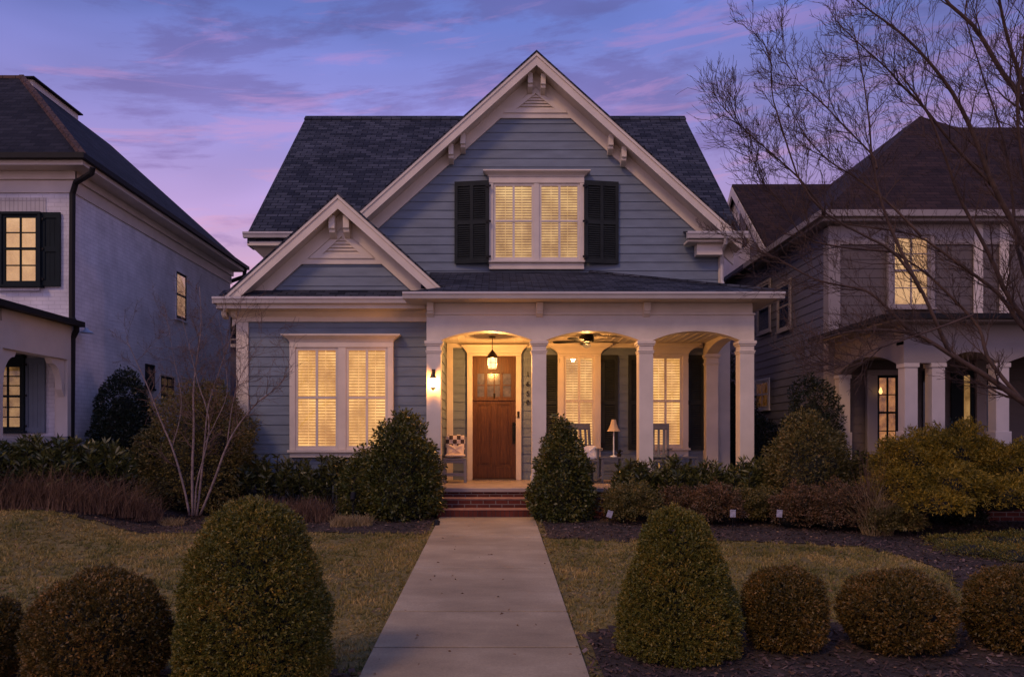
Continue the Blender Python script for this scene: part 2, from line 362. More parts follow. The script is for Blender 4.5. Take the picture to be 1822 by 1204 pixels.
# ================================================================ window / shutter builders (local: x along wall, -y outwards, z up)
def TM(x, y, z=0, rot=0): return Matrix.Translation((x, y, z)) @ Matrix.Rotation(rot, 4, 'Z')
def sash_window(parent, m, units, z0, z1, trim, slat, gap, cols=2, rows=2, crown=0, head=.09, sill=.0, casing=.1, apron=0, crown_h=.12,
                mull=.14, dark=False, bars=.022, slats=True, label=None, crown_w=None, frame_mat=None, headtop=0):
    """units: list of (x0,x1) openings"""
    xa = units[0][0]-casing; xb = units[-1][1]+casing
    wf = MB(m)
    wf.box(xa, units[0][0], -.10, -.01, z0-.04, z1); wf.box(units[-1][1], xb, -.10, -.01, z0-.04, z1)
    for a, b in zip(units, units[1:]): wf.box(a[1], b[0], -.095, -.01, z0-.04, z1)
    wf.box(xa-.002, xb+.002, -.105, -.01, z1, z1+head)
    w = wf.build('window', trim, parent, label, bevel=.006)
    s = MB(m); s.box(xa-.03, xb+.03, -.15, -.012, z0-.085, z0-.042)
    if apron: s.box(xa, xb, -.09, -.012, z0-.087-apron, z0-.087)
    s.build('sill', trim, w, bevel=.005)
    if crown:
        zc = z1+head+.002; c = MB(m); cw = crown
        prof = [(-.11, 0), (-.125, .25), (-.15, .45), (-.20, .72), (-.20, .78), (-.215, .8), (-.215, 1)]
        rings = []
        for yy, t in prof:
            ext = (-yy-.11)*(cw/.105); rings.append([(xa-ext, -.012, zc+t*crown_h), (xa-ext, yy, zc+t*crown_h), (xb+ext, yy, zc+t*crown_h), (xb+ext, -.012, zc+t*crown_h)])
        c.loft(rings); c.build('crown_moulding', trim, w)
    for (a, b) in units:
        fr = MB(m); st = .045; zm = (z0+z1)/2
        fr.box(a, a+st, -.075, -.03, z0-.04, z1); fr.box(b-st, b, -.075, -.03, z0-.04, z1)
        fr.box(a+st, b-st, -.074, -.03, z0-.04, z0+.03); fr.box(a+st, b-st, -.074, -.03, z1-.05, z1)
        fr.box(a+st, b-st, -.085, -.03, zm-.02, zm+.02)
        for k in range(1, cols):
            x = a+st+(b-a-2*st)*k/cols
            fr.box(x-bars, x+bars, -.072, -.045, z0+.03, zm-.02); fr.box(x-bars, x+bars, -.072, -.045, zm+.02, z1-.05)
        for r_ in range(1, rows//2 if rows > 2 else 1):
            for (p, q) in ((z0+.03, zm-.02), (zm+.02, z1-.05)):
                z = p+(q-p)*r_/(rows//2); fr.box(a+st, b-st, -.071, -.046, z-bars*.7, z+bars*.7)
        fr.build('frame', frame_mat or trim, w)
        g = MB(m); g.box(a+st, b-st, -.056, -.052, z0+.03, z1-.05); g.build('pane', M['glass'], w)
        bk = MB(m); bk.box(a+st-.004, b-st+.004, -.032, -.028, z0-.03, z1-.02); bk.build('backing', gap, w)
        if slats:
            sl = MB(m); z = z0+.035
            while z < z1-.07:
                tw = random.uniform(-.004, .004)
                sl.add([(a+st, -.036, z), (b-st, -.036, z), (b-st, -.046, z+.033+tw), (a+st, -.046, z+.033+tw*.3)], [(0, 1, 2, 3)]); z += .054
            for xx in (a+st+(b-a-2*st)*.27, a+st+(b-a-2*st)*.73):
                sl.box(xx-.006, xx+.006, -.049, -.047, z0+.03, z1-.05)
            sl.build('blind', slat, w)
    return w
def shutter(parent, m, w, z0, z1, cols, rows, mat, hinge_side=0, panel=False, label=None):
    """local x from 0 (left) to w"""
    mb = MB(m); st = .065; rl = .10; d0, d1 = -.035, 0
    inner = (w-st*(cols+1))/cols
    for c in range(cols+1): x = c*(inner+st); mb.box(x, x+st, d0, d1, z0, z1)
    rh = (z1-z0-rl*2-.09*(rows-1))/rows
    for c in range(cols):
        x0 = st+c*(inner+st); x1 = x0+inner
        mb.box(x0, x1, d0+.001, d1-.001, z0, z0+rl); mb.box(x0, x1, d0+.001, d1-.001, z1-rl, z1)
        for r_ in range(1, rows): z = z0+rl+r_*rh+(r_-1)*.09; mb.box(x0, x1, d0+.001, d1-.001, z, z+.09)
        for r_ in range(rows):
            za = z0+rl+r_*(rh+.09); zb = za+rh
            if panel:
                mb.box(x0, x1, -.016, -.004, za, zb); k = x0+.07
                while k < x1-.02: mb.box(k, k+.012, -.020, -.015, za, zb); k += .08
            else:
                z = za+.01
                while z < zb-.02:
                    mb.add([(x0, -.031, z), (x1, -.031, z), (x1, -.006, z+.036), (x0, -.006, z+.036), (x0, -.025, z-.003), (x1, -.025, z-.003), (x1, 0, z+.033), (x0, 0, z+.033)],
                           [(0,1,2,3), (7,6,5,4), (0,4,5,1), (2,6,7,3)]); z += .045
                mb.box(x0, x1, -.003, -.001, za, zb)
    o = mb.build('shutter', mat, parent, label)
    hx = w if hinge_side else 0
    for z in (z0+.12, (z0+z1)/2, z1-.12): h = MB(m); h.box(hx-.05, hx+.05, -.055, -.036, z-.02, z+.02); h.box(hx-.012, hx+.012, -.07, -.05, z-.045, z+.045); h.build('hinge', M['metal'], o)
    return o
def louver_vent(parent, m, cx, zb, half, h, trim):
    mb = MB(m); t = .07; hh = h
    # frame
    mb.prism([(cx-half, zb), (cx+half, zb), (cx+half-.17, zb+.075), (cx-half+.17, zb+.075)], -.075, -.03)
    sl = hh/half
    mb.prism([(cx-half+.02, zb+.02), (cx-half+.19, zb+.02), (cx, zb+hh-.10), (cx, zb+hh)], -.07, -.03)
    mb.prism([(cx+half-.02, zb+.02), (cx, zb+hh), (cx, zb+hh-.10), (cx+half-.19, zb+.02)], -.0695, -.03)
    v = mb.build('vent', trim, parent)
    l = MB(m); z = zb+.08
    while z < zb+hh-.12:
        wd = half-(z-zb)/sl-.08
        if wd > .03: l.add([(cx-wd, -.062, z), (cx+wd, -.062, z), (cx+wd*.97, -.034, z+.045), (cx-wd*.97, -.034, z+.045), (cx-wd, -.055, z-.006), (cx+wd, -.055, z-.006), (cx+wd*.97, -.030, z+.04), (cx-wd*.97, -.030, z+.04)],
                             [(0,1,2,3), (7,6,5,4), (0,4,5,1), (1,5,6,2), (3,7,4,0)])
        z += .062
    l.build('louver', trim, v)
    return v
def scroll_bracket(parent, x, y_wall, ztop, w, h, d, mat):
    mb = MB()
    pts = [(y_wall, ztop), (y_wall-d, ztop), (y_wall-d, ztop-h*.62), (y_wall-d*.86, ztop-h*.66), (y_wall-d*.80, ztop-h*.80), (y_wall-d*.45, ztop-h*.92), (y_wall-.04, ztop-h), (y_wall, ztop-h)]
    mb.prismx(pts, x-w/2, x+w/2); return mb.build('bracket', mat, parent, bevel=.006)

# ================================================================ MAIN HOUSE
WY = 16.4; BY = 14.6; PY = 13.9
house = thing('house', 'grey blue lap sided house with cream gables, lit windows and an arched front porch', 'house', (0, 15, 0))
AX, AZ, SL = .82, R(7.755), .90           # front gable ridge
def gz(x): return AZ-SL*abs(x-AX)
b = MB(); b.box(-4.75, 4.6, WY, 25.5, 0, R(3.95))
b.prism([(-4.0, R(2.5)), (4.6, R(2.5)), (4.6, gz(4.6)-.3), (AX, AZ-.3), (-4.0, gz(-4.0)-.3)], WY+.002, 20)
for xx in (-4.75, 4.55): b.prismx([(16.42, R(3.9)), (25.48, R(3.9)), (20.95, R(8.1))], xx+.003, xx+.05)
b.box(-4.716, -1.03, BY, WY-.003, 0, R(2.6)); b.prism([(-4.6, R(2.5)), (-1.03, R(2.5)), (-1.03, R(2.51)), (-2.82, R(4.1))], BY+.002, WY-.004)
b.build('wall', M['siding'], house)
# siding boards
s = MB(); siding(s, [(-4.53, .33), (-1.03, .33), (-1.03, R(2.115)), (-4.53, R(2.115))], BY); s.build('siding', M['siding'], house, 'grey lap siding of the projecting front room')
s = MB(); siding(s, [(-1.03, .47), (4.57, .47), (4.57, R(2.0)), (-1.03, R(2.0))], WY); s.build('siding', M['siding'], house, 'lap siding on the sheltered porch wall')
s = MB(); siding(s, [(-3.9, R(2.9)), (4.585, R(2.9)), (4.585, R(7.21)-SL*(4.585-AX)), (AX, R(7.21)), (-3.9, R(7.21)-SL*(3.9+AX))], WY); s.build('siding', M['siding'], house, 'blue grey lap siding in the big upper gable')
s = MB(); siding(s, [(-4.1, R(2.6)), (-1.5, R(2.6)), (-2.82, R(3.83))], BY); s.build('siding', M['siding'], house, 'lap siding in the small lower gable')
s = MB(TM(-1.03, 0, 0, math.pi/2)); siding(s, [(BY, .47), (WY, .47), (WY, R(2.0)), (BY, R(2.0))], 0); s.build('siding', M['siding'], house, 'lap siding on the return wall beside the stool')
# corner boards
c = MB(); c.box(-4.73, -4.53, BY-.045, BY-.001, .30, R(2.115)); c.box(-4.75, -4.717, BY-.045, BY+.15, .30, R(2.115))
c.build('corner_board', M['trim'], house, bevel=.005)
c = MB(); c.box(-1.029+.02, -.88, WY-.06, WY-.001, .47, R(2.0)); c.build('corner_board', M['trim'], house, bevel=.005)
c = MB(); c.box(4.57, 4.82, WY-.05, WY+.2, 0, R(2.3)); c.build('corner_board', M['trim'], house, bevel=.005)
c = MB(); c.box(4.585, 4.66, WY-.045, WY+.1, R(2.5), R(3.8)); c.build('corner_board', M['trim'], house, bevel=.005)
# main roof
E0, E1, RZ0, RZ1 = 16.0, 20.95, R(4.10), R(8.43); ms = (RZ1-RZ0)/(E1-E0)
def mrz(y): return RZ0+ms*(y-E0) if y <= E1 else RZ1-ms*(y-E1)
r = MB()
r.slab([(-5.0, E0, RZ0), (-3.3, E0, RZ0), (-3.3, E1, RZ1), (-5.0, E1, RZ1)], .16)
r.slab([(-3.3, 16.46, mrz(16.46)), (4.88, 16.46, mrz(16.46)), (4.88, E1, RZ1), (-3.3, E1, RZ1)], .16)
r.slab([(4.88, E0, RZ0), (4.97, E0, RZ0), (4.97, E1, RZ1), (4.88, E1, RZ1)], .16)
r.slab([(4.97, 25.9, RZ0), (-5.0, 25.9, RZ0), (-5.0, E1, RZ1), (4.97, E1, RZ1)], .16)
mainroof = r.build('roof', M['shingle'], house, 'wide dark shingled main roof behind the big gable')
rc = MB(); rc.prismx([(E1-.16, RZ1-.10), (E1-.16, RZ1-.13), (E1+.16, RZ1-.13), (E1+.16, RZ1-.10), (E1, RZ1+.035)], -5.01, 4.98); rc.build('ridge_cap', M['shingle'], mainroof)
g = MB()
for (xa, xb) in ((-5.0, -4.96), (4.93, 4.968)): g = MB(); g.prismx([(E0, RZ0-.165), (E1, RZ1-.165), (25.9, RZ0-.165), (25.9, RZ0-.30), (E1, RZ1-.34), (E0+.5, RZ0+.5*ms-.34), (E0, RZ0-.20)], xa, xb); g.build('rake_board', M['trim'], mainroof)
def gable(parent, ax, az, sl, hwl, hwr, y0, y1, ywall, frz, label):
    """gable roof: shingles, rake boards, soffit; ridge runs along y"""
    pl, pr = ax-hwl, ax+hwr
    r = MB()
    for sx, hw in ((-1, hwl), (1, hwr)):
        a, bb = (ax+sx*hw, az-sl*hw), (ax, az)
        r.prism([(a[0]+sx*.02, a[1]-.018), (bb[0], bb[1]), (bb[0], bb[1]-.045), (a[0]+sx*.02, a[1]-.063)], y0-.03, y1)
    rf = r.build('roof', M['shingle'], parent, label)
    for sx, hw in ((-1, hwl), (1, hwr)):
        f = MB(); d = .046
        f.prism([(ax+sx*hw, az-sl*hw-d), (ax, az-d), (ax, az-.29), (ax+sx*hw, az-sl*hw-.29)], y0, y0+.045)
        f.prism([(ax+sx*hw, az-sl*hw-d), (ax, az-d), (ax, az-.11), (ax+sx*hw, az-sl*hw-.11)], y0-.022, y0-.001)
        f.build('rake_board', M['trim'], rf)
        f = MB(); f.prism([(ax+sx*hw, az-sl*hw-.10), (ax, az-.10), (ax, az-.26), (ax+sx*hw, az-sl*hw-.26)], y0+.046, ywall-.001)
        f.build('soffit', M['trim'], rf)
        f = MB(); f.prism([(ax+sx*(hw-.05), az-sl*(hw-.05)-.262), (ax, az-.262), (ax, az-frz), (ax+sx*(hw-.05), az-sl*(hw-.05)-frz)], ywall-.055, ywall-.0305 if False else ywall+.0)
        f.build('frieze', M['trim'], rf)
    return rf
gable(house, AX, AZ, SL, 4.12, 4.12, 15.95, 20.2, WY, .545, 'steep big gable roof over the upper window')
gable(house, -2.82, R(4.375), .9, 2.05, 2.05, 14.2, WY-.005, BY, .545, 'small lower gable roof over the front room')
# fill above the wall gable vents
def band(parent, ax, z0, z1, zapex, sl, ywall):
    m_ = MB(); m_.prism([(ax-(zapex-z0)/sl, z0), (ax+(zapex-z0)/sl, z0), (ax+(zapex-z1)/sl, z1), (ax-(zapex-z1)/sl, z1)], ywall-.052, ywall); return m_.build('frieze', M['trim'], parent)
b = MB(); b.prism([(AX-.72, R(6.58)), (AX+.72, R(6.58)), (AX, R(7.22))], WY-.035, WY); b.build('gable_panel', M['trim'], house)
band(house, AX, R(6.56), R(6.66), R(7.22), SL, WY)
louver_vent(house, TM(0, WY-.004), AX, R(6.66), .66, .50, M['trim'])
b = MB(); b.prism([(-2.82-.75, R(3.18)), (-2.82+.75, R(3.18)), (-2.82, R(3.84))], BY-.035, BY); b.build('gable_panel', M['trim'], house)
band(house, -2.82, R(3.17), R(3.27), R(3.84), .9, BY)
louver_vent(house, TM(0, BY-.004), -2.82, R(3.27), .60, .50, M['trim'])
for px in (943, 966, 824, 803, 1085.6, 1108.7):
    x = (px-CX)/F*16.25; scroll_bracket(house, x, WY-.055, gz(x)-.262+.0, .10, .34, .25, M['trim'])
for px in (593.7, 619):
    x = (px-CX)/F*14.5; scroll_bracket(house, x, BY-.055, R(4.375)-.9*abs(x+2.82)-.262, .11, .37, .24, M['trim'])
# main eave left and gutter return right
def gutter(parent, x0, x1, yf, ztop, h=.11, d=.12, mat=None):
    mb = MB(); mb.prismx([(yf+d, ztop), (yf+d, ztop-h), (yf+.035, ztop-h), (yf+.02, ztop-h*.55), (yf, ztop-h*.3), (yf, ztop), (yf+.012, ztop), (yf+.02, ztop-.02), (yf+d-.01, ztop-.02)], x0, x1)
    return mb.build('gutter', mat or M['gutter'], parent)
gutter(house, -5.06, -3.3, 15.88, R(4.11))
m_ = MB(); m_.box(-5.0, -3.3, 16.0, WY-.002, R(3.86), R(3.93)); m_.box(-4.78, -3.3, WY-.06, WY-.001, R(3.5), R(3.858)); m_.box(-4.96, -3.3, 16.001, 16.04, R(3.931), R(4.0)); m_.loft([[(-4.79, WY-.062, R(3.70)), (-4.79, WY-.07, R(3.70)), (-3.3, WY-.07, R(3.70)), (-3.3, WY-.062, R(3.70))], [(-4.95, WY-.062, R(3.858)), (-4.95, WY-.22, R(3.858)), (-3.3, WY-.22, R(3.858)), (-3.3, WY-.062, R(3.858))]]); m_.build('soffit', M['trim'], house)
gutter(house, 3.83, 5.05, 15.86, R(4.115), .13)
m_ = MB(); m_.box(3.86, 4.98, 15.985, WY-.06, R(3.93), R(3.98)); m_.box(4.08, 4.60, 16.12, WY-.05, R(3.70), R(3.929)); m_.build('cornice_return', M['trim'], house, bevel=.006)
m_ = MB(); m_.slab([(3.86, 15.9, R(4.11)), (4.95, 15.9, R(4.11)), (4.95, WY-.03, R(4.24)), (3.86, WY-.03, R(4.24))], .03); m_.build('roof', M['shingle'], house, 'tiny shingled roof above the cornice return')
def Ptube(pts, y): return [P(a, b_, y) for a, b_ in pts]
d_ = MB(); d_.tube([P(1292, 420, 15.9), P(1291, 432, 15.95), P(1284, 448, 16.25), P(1284, 470, 16.33), P(1284, 500, 16.33), P(1288, 512, 16.2)], .042, 8); d_.build('downspout', M['gutter'], house)
# bay cornice: pent roof, gutter, soffit, frieze
m_ = MB(); m_.slab([(-4.98, 14.12, R(2.48)), (-1.1, 14.12, R(2.48)), (-1.1, BY-.03, R(2.70)), (-4.98, BY-.03, R(2.70))], .05); m_.build('roof', M['shingle'], house, 'narrow shingled skirt roof under the small gable')
gutter(house, -5.02, -1.30, 14.05, R(2.49))
m_ = MB(); m_.box(-4.98, -1.25, 14.172, BY-.001, R(2.30), R(2.36)); m_.box(-4.98, -1.25, 14.172, 14.20, R(2.361), R(2.42)); m_.box(-4.98, -4.72, BY-.001, 16.3, R(2.30), R(2.36)); m_.build('soffit', M['trim'], house)
m_ = MB(); m_.box(-4.77, -1.22, BY-.065, BY-.001, R(2.115), R(2.299)); m_.build('frieze', M['trim'], house, bevel=.004)
m_ = MB(); m_.prismx([(BY-.066, R(2.298)), (BY-.16, R(2.298)), (BY-.13, R(2.25)), (BY-.085, R(2.22)), (BY-.066, R(2.2))], -4.86, -1.22); m_.build('bed_moulding', M['trim'], house)
for k_ in range(2): scroll_bracket(house, -4.93+.17*k_, BY-.02, R(2.299)-.0, .09, .14, .16, M['trim'])
gutter_side = MB(); gutter_side.box(-5.06, -4.985, 14.18, 16.3, R(2.39), R(2.49)); gutter_side.build('gutter', M['gutter'], house)
# windows
ppm = F/BY
def wx(px, y): return (px-CX)/F*y
def wz(py, y): return EYE+(CY-py)/F*y
sash_window(house, TM(0, BY-.02), [(wx(528, BY), wx(603.5, BY)), (wx(617.5, BY), wx(691, BY))], wz(796, BY), wz(619, BY), M['trim'], M['slat'], M['slatgap'],
            crown=.13, crown_h=.13, head=.10, casing=.105, apron=.09, label='wide double window with lit blinds in the front room')
sash_window(house, TM(0, WY-.02), [(wx(878, WY), wx(949.5, WY)), (wx(959, WY), wx(1030.5, WY))], wz(462, WY), wz(329, WY), M['trim'], M['slat_up'], M['gap_up'],
            crown=.12, crown_h=.12, head=.12, casing=.09, apron=.13, label='double window with half dim blinds high in the big gable')
for (pa, pb, lab) in ((1002.5, 1057, 'tall lit porch window nearest the front door'), (1153, 1212, 'tall lit porch window at the far end of the porch')):
    sash_window(house, TM(0, WY-.02), [(wx(pa, WY), wx(pb, WY))], wz(793, WY), wz(634, WY), M['trim'], M['slat'], M['slatgap'], crown=.22, crown_h=.21, head=.04, casing=.125, apron=.13, label=lab)
# upstairs shutters, hinge edge proud of the wall
w_ = .71; zb_, zt_ = wz(470.5, WY), wz(325.5, WY); a_ = math.asin(.11/w_)
shutter(house, TM(wx(809, WY)+.005, WY-.04, 0, -a_), w_, zb_, zt_, 2, 2, M['shutter'], 1, label='left shutter of the upper window')
shutter(house, TM(wx(1040, WY-.12), WY-.15, 0, a_), w_, zb_, zt_, 2, 2, M['shutter'], 0, label='right shutter of the upper window')
for px, hs in ((966, 1), (1069.5, 0), (1117, 1), (1222.5, 0)):
    shutter(house, TM(wx(px, WY), WY-.05), .335, wz(800, WY), wz(632, WY), 1, 2, M['shutter'], hs)
# porch: floor, brick base, steps
f = MB(); f.box(-1.05, 4.62, 13.70, WY, .40, .47); f.build('porch_floor', M['porchfloor'], house, bevel=.008)
f = MB(); f.box(-1.02, 4.58, 13.74, WY-.01, -.1, .398); f.build('foundation', M['brick'], house)
f = MB(); f.box(-4.70, -1.03, BY+.01, 16, -.1, .31); f.build('foundation', M['brick'], house)
st = MB(); st.box(-.96, .62, 13.40, 13.735, -.1, .293); sp_ = st.build('step', M['brick'], house)
t_ = MB(); t_.box(-.97, .63, 13.385, 13.738, .294, .318); t_.build('tread', M['tread'], sp_, bevel=.006)
st = MB(); st.box(-.96, .66, 13.10, 13.395, -.1, .138); sp_ = st.build('step', M['paver'], house)
t_ = MB(); t_.box(-.965, .665, 13.085, 13.396, .139, .162); t_.build('tread', M['tread'], sp_, bevel=.006)
# porch columns
CXS = [-1.085, .760, 2.63, 4.395]
def column(x, y, z1, w=.25):
    c = MB(); c.box(x-w/2, x+w/2, y, y+w, .47, z1); o = c.build('column', M['trim'], house, bevel=.006)
    k_ = MB(); h = w/2
    for e, za, zb in ((.035, z1-.055, z1-.001), (.02, z1-.085, z1-.056), (.012, z1-.22, z1-.19), (.022, z1-.188, z1-.17)):
        k_.box(x-h-e, x+h+e, y-e, y+w+e, za, zb)
    k_.build('capital', M['trim'], o, bevel=.006)
    k_ = MB(); k_.box(x-h-.02, x+h+.02, y-.02, y+w+.02, .471, .66); k_.box(x-h-.01, x+h+.01, y-.01, y+w+.01, .661, .69); k_.build('base', M['trim'], o, bevel=.006)
    return o
for x in CXS: column(x, PY, R(1.69))
column(CXS[3], WY-.26, R(1.69))
# arched beams
def arch_beam(mb, spans, u_end, zsp, zcr, ztop, d0, d1):
    """spans: list of (u0,u1) openings with arch, local x=u"""
    us = [(u_end[0], zsp)]
    for a, b_ in spans:
        us.append((a, zsp)); n = 22
        for i in range(n+1):
            t = i/n; z = zsp+.012+(zcr-zsp-.012)*(1-abs(2*t-1)**2.1); us.append((a+.001+(b_-a-.002)*t, z))
        us.append((b_, zsp))
    us.append((u_end[1], zsp))
    for (a, za), (c_, zc) in zip(us, us[1:]):
        if c_-a < 1e-6: continue
        mb.add([(a, d0, za), (c_, d0, zc), (c_, d0, ztop), (a, d0, ztop), (a, d1, za), (c_, d1, zc), (c_, d1, ztop), (a, d1, ztop)],
               [(0,1,2,3), (7,6,5,4), (0,4,5,1), (3,2,6,7)])
    mb.add([(u_end[0], d0, zsp), (u_end[0], d1, zsp), (u_end[0], d1, ztop), (u_end[0], d0, ztop)], [(0,1,2,3)][::-1])
    mb.add([(u_end[1], d0, zsp), (u_end[1], d1, zsp), (u_end[1], d1, ztop), (u_end[1], d0, ztop)], [(0,1,2,3)])
    return mb
h = .125
bm = MB(); arch_beam(bm, [(CXS[i]+h, CXS[i+1]-h) for i in range(3)], (CXS[0]-h, CXS[3]+h), R(1.69), R(1.86), R(2.16), PY+.006, PY+.245); bm.build('arched_beam', M['trim'], house)
bm = MB(TM(CXS[3]-h+.006, 0, 0, -math.pi/2)); arch_beam(bm, [(-(WY-.26), -(PY+.26))], (-(WY-.01), -(PY+.25)), R(1.69), R(1.86), R(2.16), 0, .238); bm.build('arched_beam', M['trim'], house)
m_ = MB(); m_.box(CXS[0]-h, CXS[3]+h-.02, PY+.03, PY+.24, R(2.161), R(2.36)); m_.box(CXS[3]-h+.02, CXS[3]+h-.02, PY+.241, WY-.01, R(2.161), R(2.36)); m_.box(CXS[0]-h-.015, CXS[3]+h+.015, PY-.02, PY+.24, R(2.14), R(2.17)); m_.build('frieze', M['trim'], house, bevel=.004)
for px in (766, 960, 1150): scroll_bracket(house, wx(px, PY), PY+.028, R(2.355), .12, .25, .12, M['trim'])
m_ = MB(); m_.box(-1.5, 4.80, 13.56, PY+.03, R(2.361), R(2.39)); m_.box(-1.5, -1.21, PY+.03, BY-.05, R(2.361), R(2.39)); m_.box(4.53, 4.80, PY+.03, WY, R(2.361), R(2.39)); m_.box(-1.5, 4.8, 13.562, 13.59, R(2.391), R(2.43)); m_.build('soffit', M['trim'], house)
gutter(house, -1.58, 4.90, 13.44, R(2.465))
m_ = MB(); m_.box(4.81, 4.90, 13.57, WY+.3, R(2.37), R(2.465)); m_.build('gutter', M['gutter'], house)
m_ = MB(); m_.box(-1.57, -1.50, 13.57, 14.5, R(2.37), R(2.465)); m_.build('gutter', M['gutter'], house)
p0, p1 = R(2.47), R(3.396)
def pz(y): return p0+(y-13.48)*(p1-p0)/(16.4-13.48)
r = MB()
r.slab([(-1.54, 13.48, p0), (4.86, 13.48, p0), (4.86-2.92, WY-.02, p1), (-.80, WY-.02, p1), (-.80, 14.22, pz(14.22))], .06)
r.slab([(-1.54, 13.48, p0), (-.80, 14.22, pz(14.22)), (-1.54, 14.22, p0)], .06)
r.slab([(-1.35, 14.35, pz(14.35)), (-.80, 14.35, pz(14.35)), (-.80, WY-.02, p1), (-1.35, WY-.02, p1)], .06); r.slab([(-.95, 14.22, pz(14.22)-.02), (-.80, 14.22, pz(14.22)-.02), (-.80, 14.36, pz(14.36)-.02), (-.95, 14.36, pz(14.36)-.02)], .06)
r.slab([(4.86, 13.48, p0), (4.86, WY-.02, p0), (4.86-2.92, WY-.02, p1)], .06)
r.slab([(4.86, WY-.02, p0), (4.86, WY+.4, p0), (4.62, WY+.4, p0+.07), (4.62, WY-.02, p0+.07)], .06)
pr_ = r.build('roof', M['shingle'], house, 'low shingled porch roof with a hip at its right end')
hc = MB(); hc.tube([(4.86, 13.48, p0+.0), (4.86-2.92, WY-.04, p1+.0)], .045, 6); hc.build('ridge_cap', M['shingle'], pr_)
m_ = MB(); m_.box(-1.02, 4.27, PY+.25, WY-.02, R(1.93), R(1.98)); m_.build('porch_ceiling', M['ceiling'], house)
bd = MB(); x = -.9
while x < 4.2: bd.box(x, x+.012, PY+.26, WY-.08, R(1.922), R(1.9295)); x += .16
bd.build('ceiling_batten', M['ceiling'], house)
m_ = MB(); m_.box(-1.0, 4.25, WY-.09, WY-.03, R(1.84), R(1.928)); m_.build('frieze', M['ceiling'], house)
# door
dx0, dx1, dz0, dz1 = wx(841, WY), wx(917.8, WY), .50, wz(634.5, WY)
m_ = MB(); tw = .11
m_.box(dx0-tw, dx0, WY-.11, WY-.01, .47, dz1+.005); m_.box(dx1, dx1+tw, WY-.11, WY-.01, .47, dz1+.005)
m_.box(dx0-tw, dx1+tw, WY-.115, WY-.01, dz1+.006, dz1+.05)
rings = []
for t, e, yy in ((0, 0, .115), (.1, .012, .13), (.35, .03, .15), (.65, .075, .19), (.8, .10, .21), (.82, .115, .225), (1, .115, .225)):
    z = dz1+.051+t*.17; rings.append([(dx0-tw-e, WY-.01, z), (dx0-tw-e, WY-yy, z), (dx1+tw+e, WY-yy, z), (dx1+tw+e, WY-.01, z)])
m_.loft(rings); m_.build('door_casing', M['trim'], house, bevel=.005)
def dxp(p_): return wx(p_, WY)
d = MB(); yb, yf = WY-.03, WY-.075
gx = [(849.5, 861.5), (867.5, 889.5), (895, 908)]; gz0, gz1 = wz(706, WY), wz(665, WY)
d.box(dx0, dx0+.10, yf, yb, dz0, dz1); d.box(dx1-.10, dx1, yf, yb, dz0, dz1)
d.box(dx0+.1, dx1-.1, yf+.001, yb, gz1, dz1); d.box(dx0+.1, dx1-.1, yf+.001, yb, wz(719, WY), gz0); d.box(dx0+.1, dx1-.1, yf+.001, yb, dz0, dz0+.24)
cxm = (dx0+dx1)/2; d.box(cxm-.055, cxm+.055, yf+.002, yb, dz0+.24, wz(719, WY))
d.box(dx0+.1, cxm-.055, yf+.0235, yb, dz0+.24, wz(719, WY)); d.box(cxm+.055, dx1-.1, yf+.0235, yb, dz0+.24, wz(719, WY))
for (pa_, pb_) in ((dx0+.1, cxm-.055), (cxm+.055, dx1-.1)):
    za_, zc_ = dz0+.24, wz(719, WY)
    d.box(pa_, pa_+.022, yf+.006, yf+.023, za_, zc_); d.box(pb_-.022, pb_, yf+.006, yf+.023, za_, zc_); d.box(pa_+.022, pb_-.022, yf+.007, yf+.023, za_, za_+.022); d.box(pa_+.022, pb_-.022, yf+.007, yf+.023, zc_-.022, zc_)
    d.box(pa_+.07, pb_-.07, yf+.010, yf+.023, za_+.07, zc_-.07)
d.box(dx0+.02, dx1-.02, yf-.03, yf-.001, wz(713, WY), wz(709.5, WY))
for i in range(1, 3):
    a = (dxp(gx[i-1][1])+dxp(gx[i][0]))/2; d.box(a-.03, a+.03, yf+.002, yb, gz0, gz1)
d.box(dx0+.1, dx1-.1, yf+.012, yb-.01, (gz0+gz1)/2-.010, (gz0+gz1)/2+.010); d.box(cxm-.010, cxm+.010, yf+.010, yb-.01, gz0, gz1)
door = d.build('door', M['door'], house, 'stained wood craftsman door with small panes at the top', bevel=.003)
g = MB(); g.box(dx0+.1, dx1-.1, yf+.022, yf+.027, gz0, gz1); g.build('pane', plain('frosted_door_glass', (.10,.085,.06), .2, .35, 9, .1), door)
hh = MB(); xh = dxp(914); hh.box(xh-.03, xh+.03, yf-.02, yf-.001, wz(789, WY), wz(751, WY)); hh.tube([(xh, yf-.02, wz(757, WY)), (xh, yf-.07, wz(760, WY)), (xh, yf-.075, wz(775, WY)), (xh, yf-.02, wz(784, WY))], .012, 6); hh.lathe(xh, yf-.03, [(wz(755, WY), .02), (wz(753, WY), .022)], 8)
hh.build('handle', M['metal'], door)
kn = MB(); kn.tube([(cxm-.0, yf-.03, wz(708, WY)), (cxm, yf-.05, wz(700, WY))], .018, 8); kn.build('knocker', M['bronze'], door)
th = MB(); th.box(dx0-.0, dx1+.0, WY-.14, WY-.03, .471, .499); th.build('threshold', M['bronze'], door)
db = MB(); db.box(dxp(920), dxp(923.6), WY-.135, WY-.111, wz(743, WY), wz(732, WY)); db.build('doorbell', M['metal'], house)
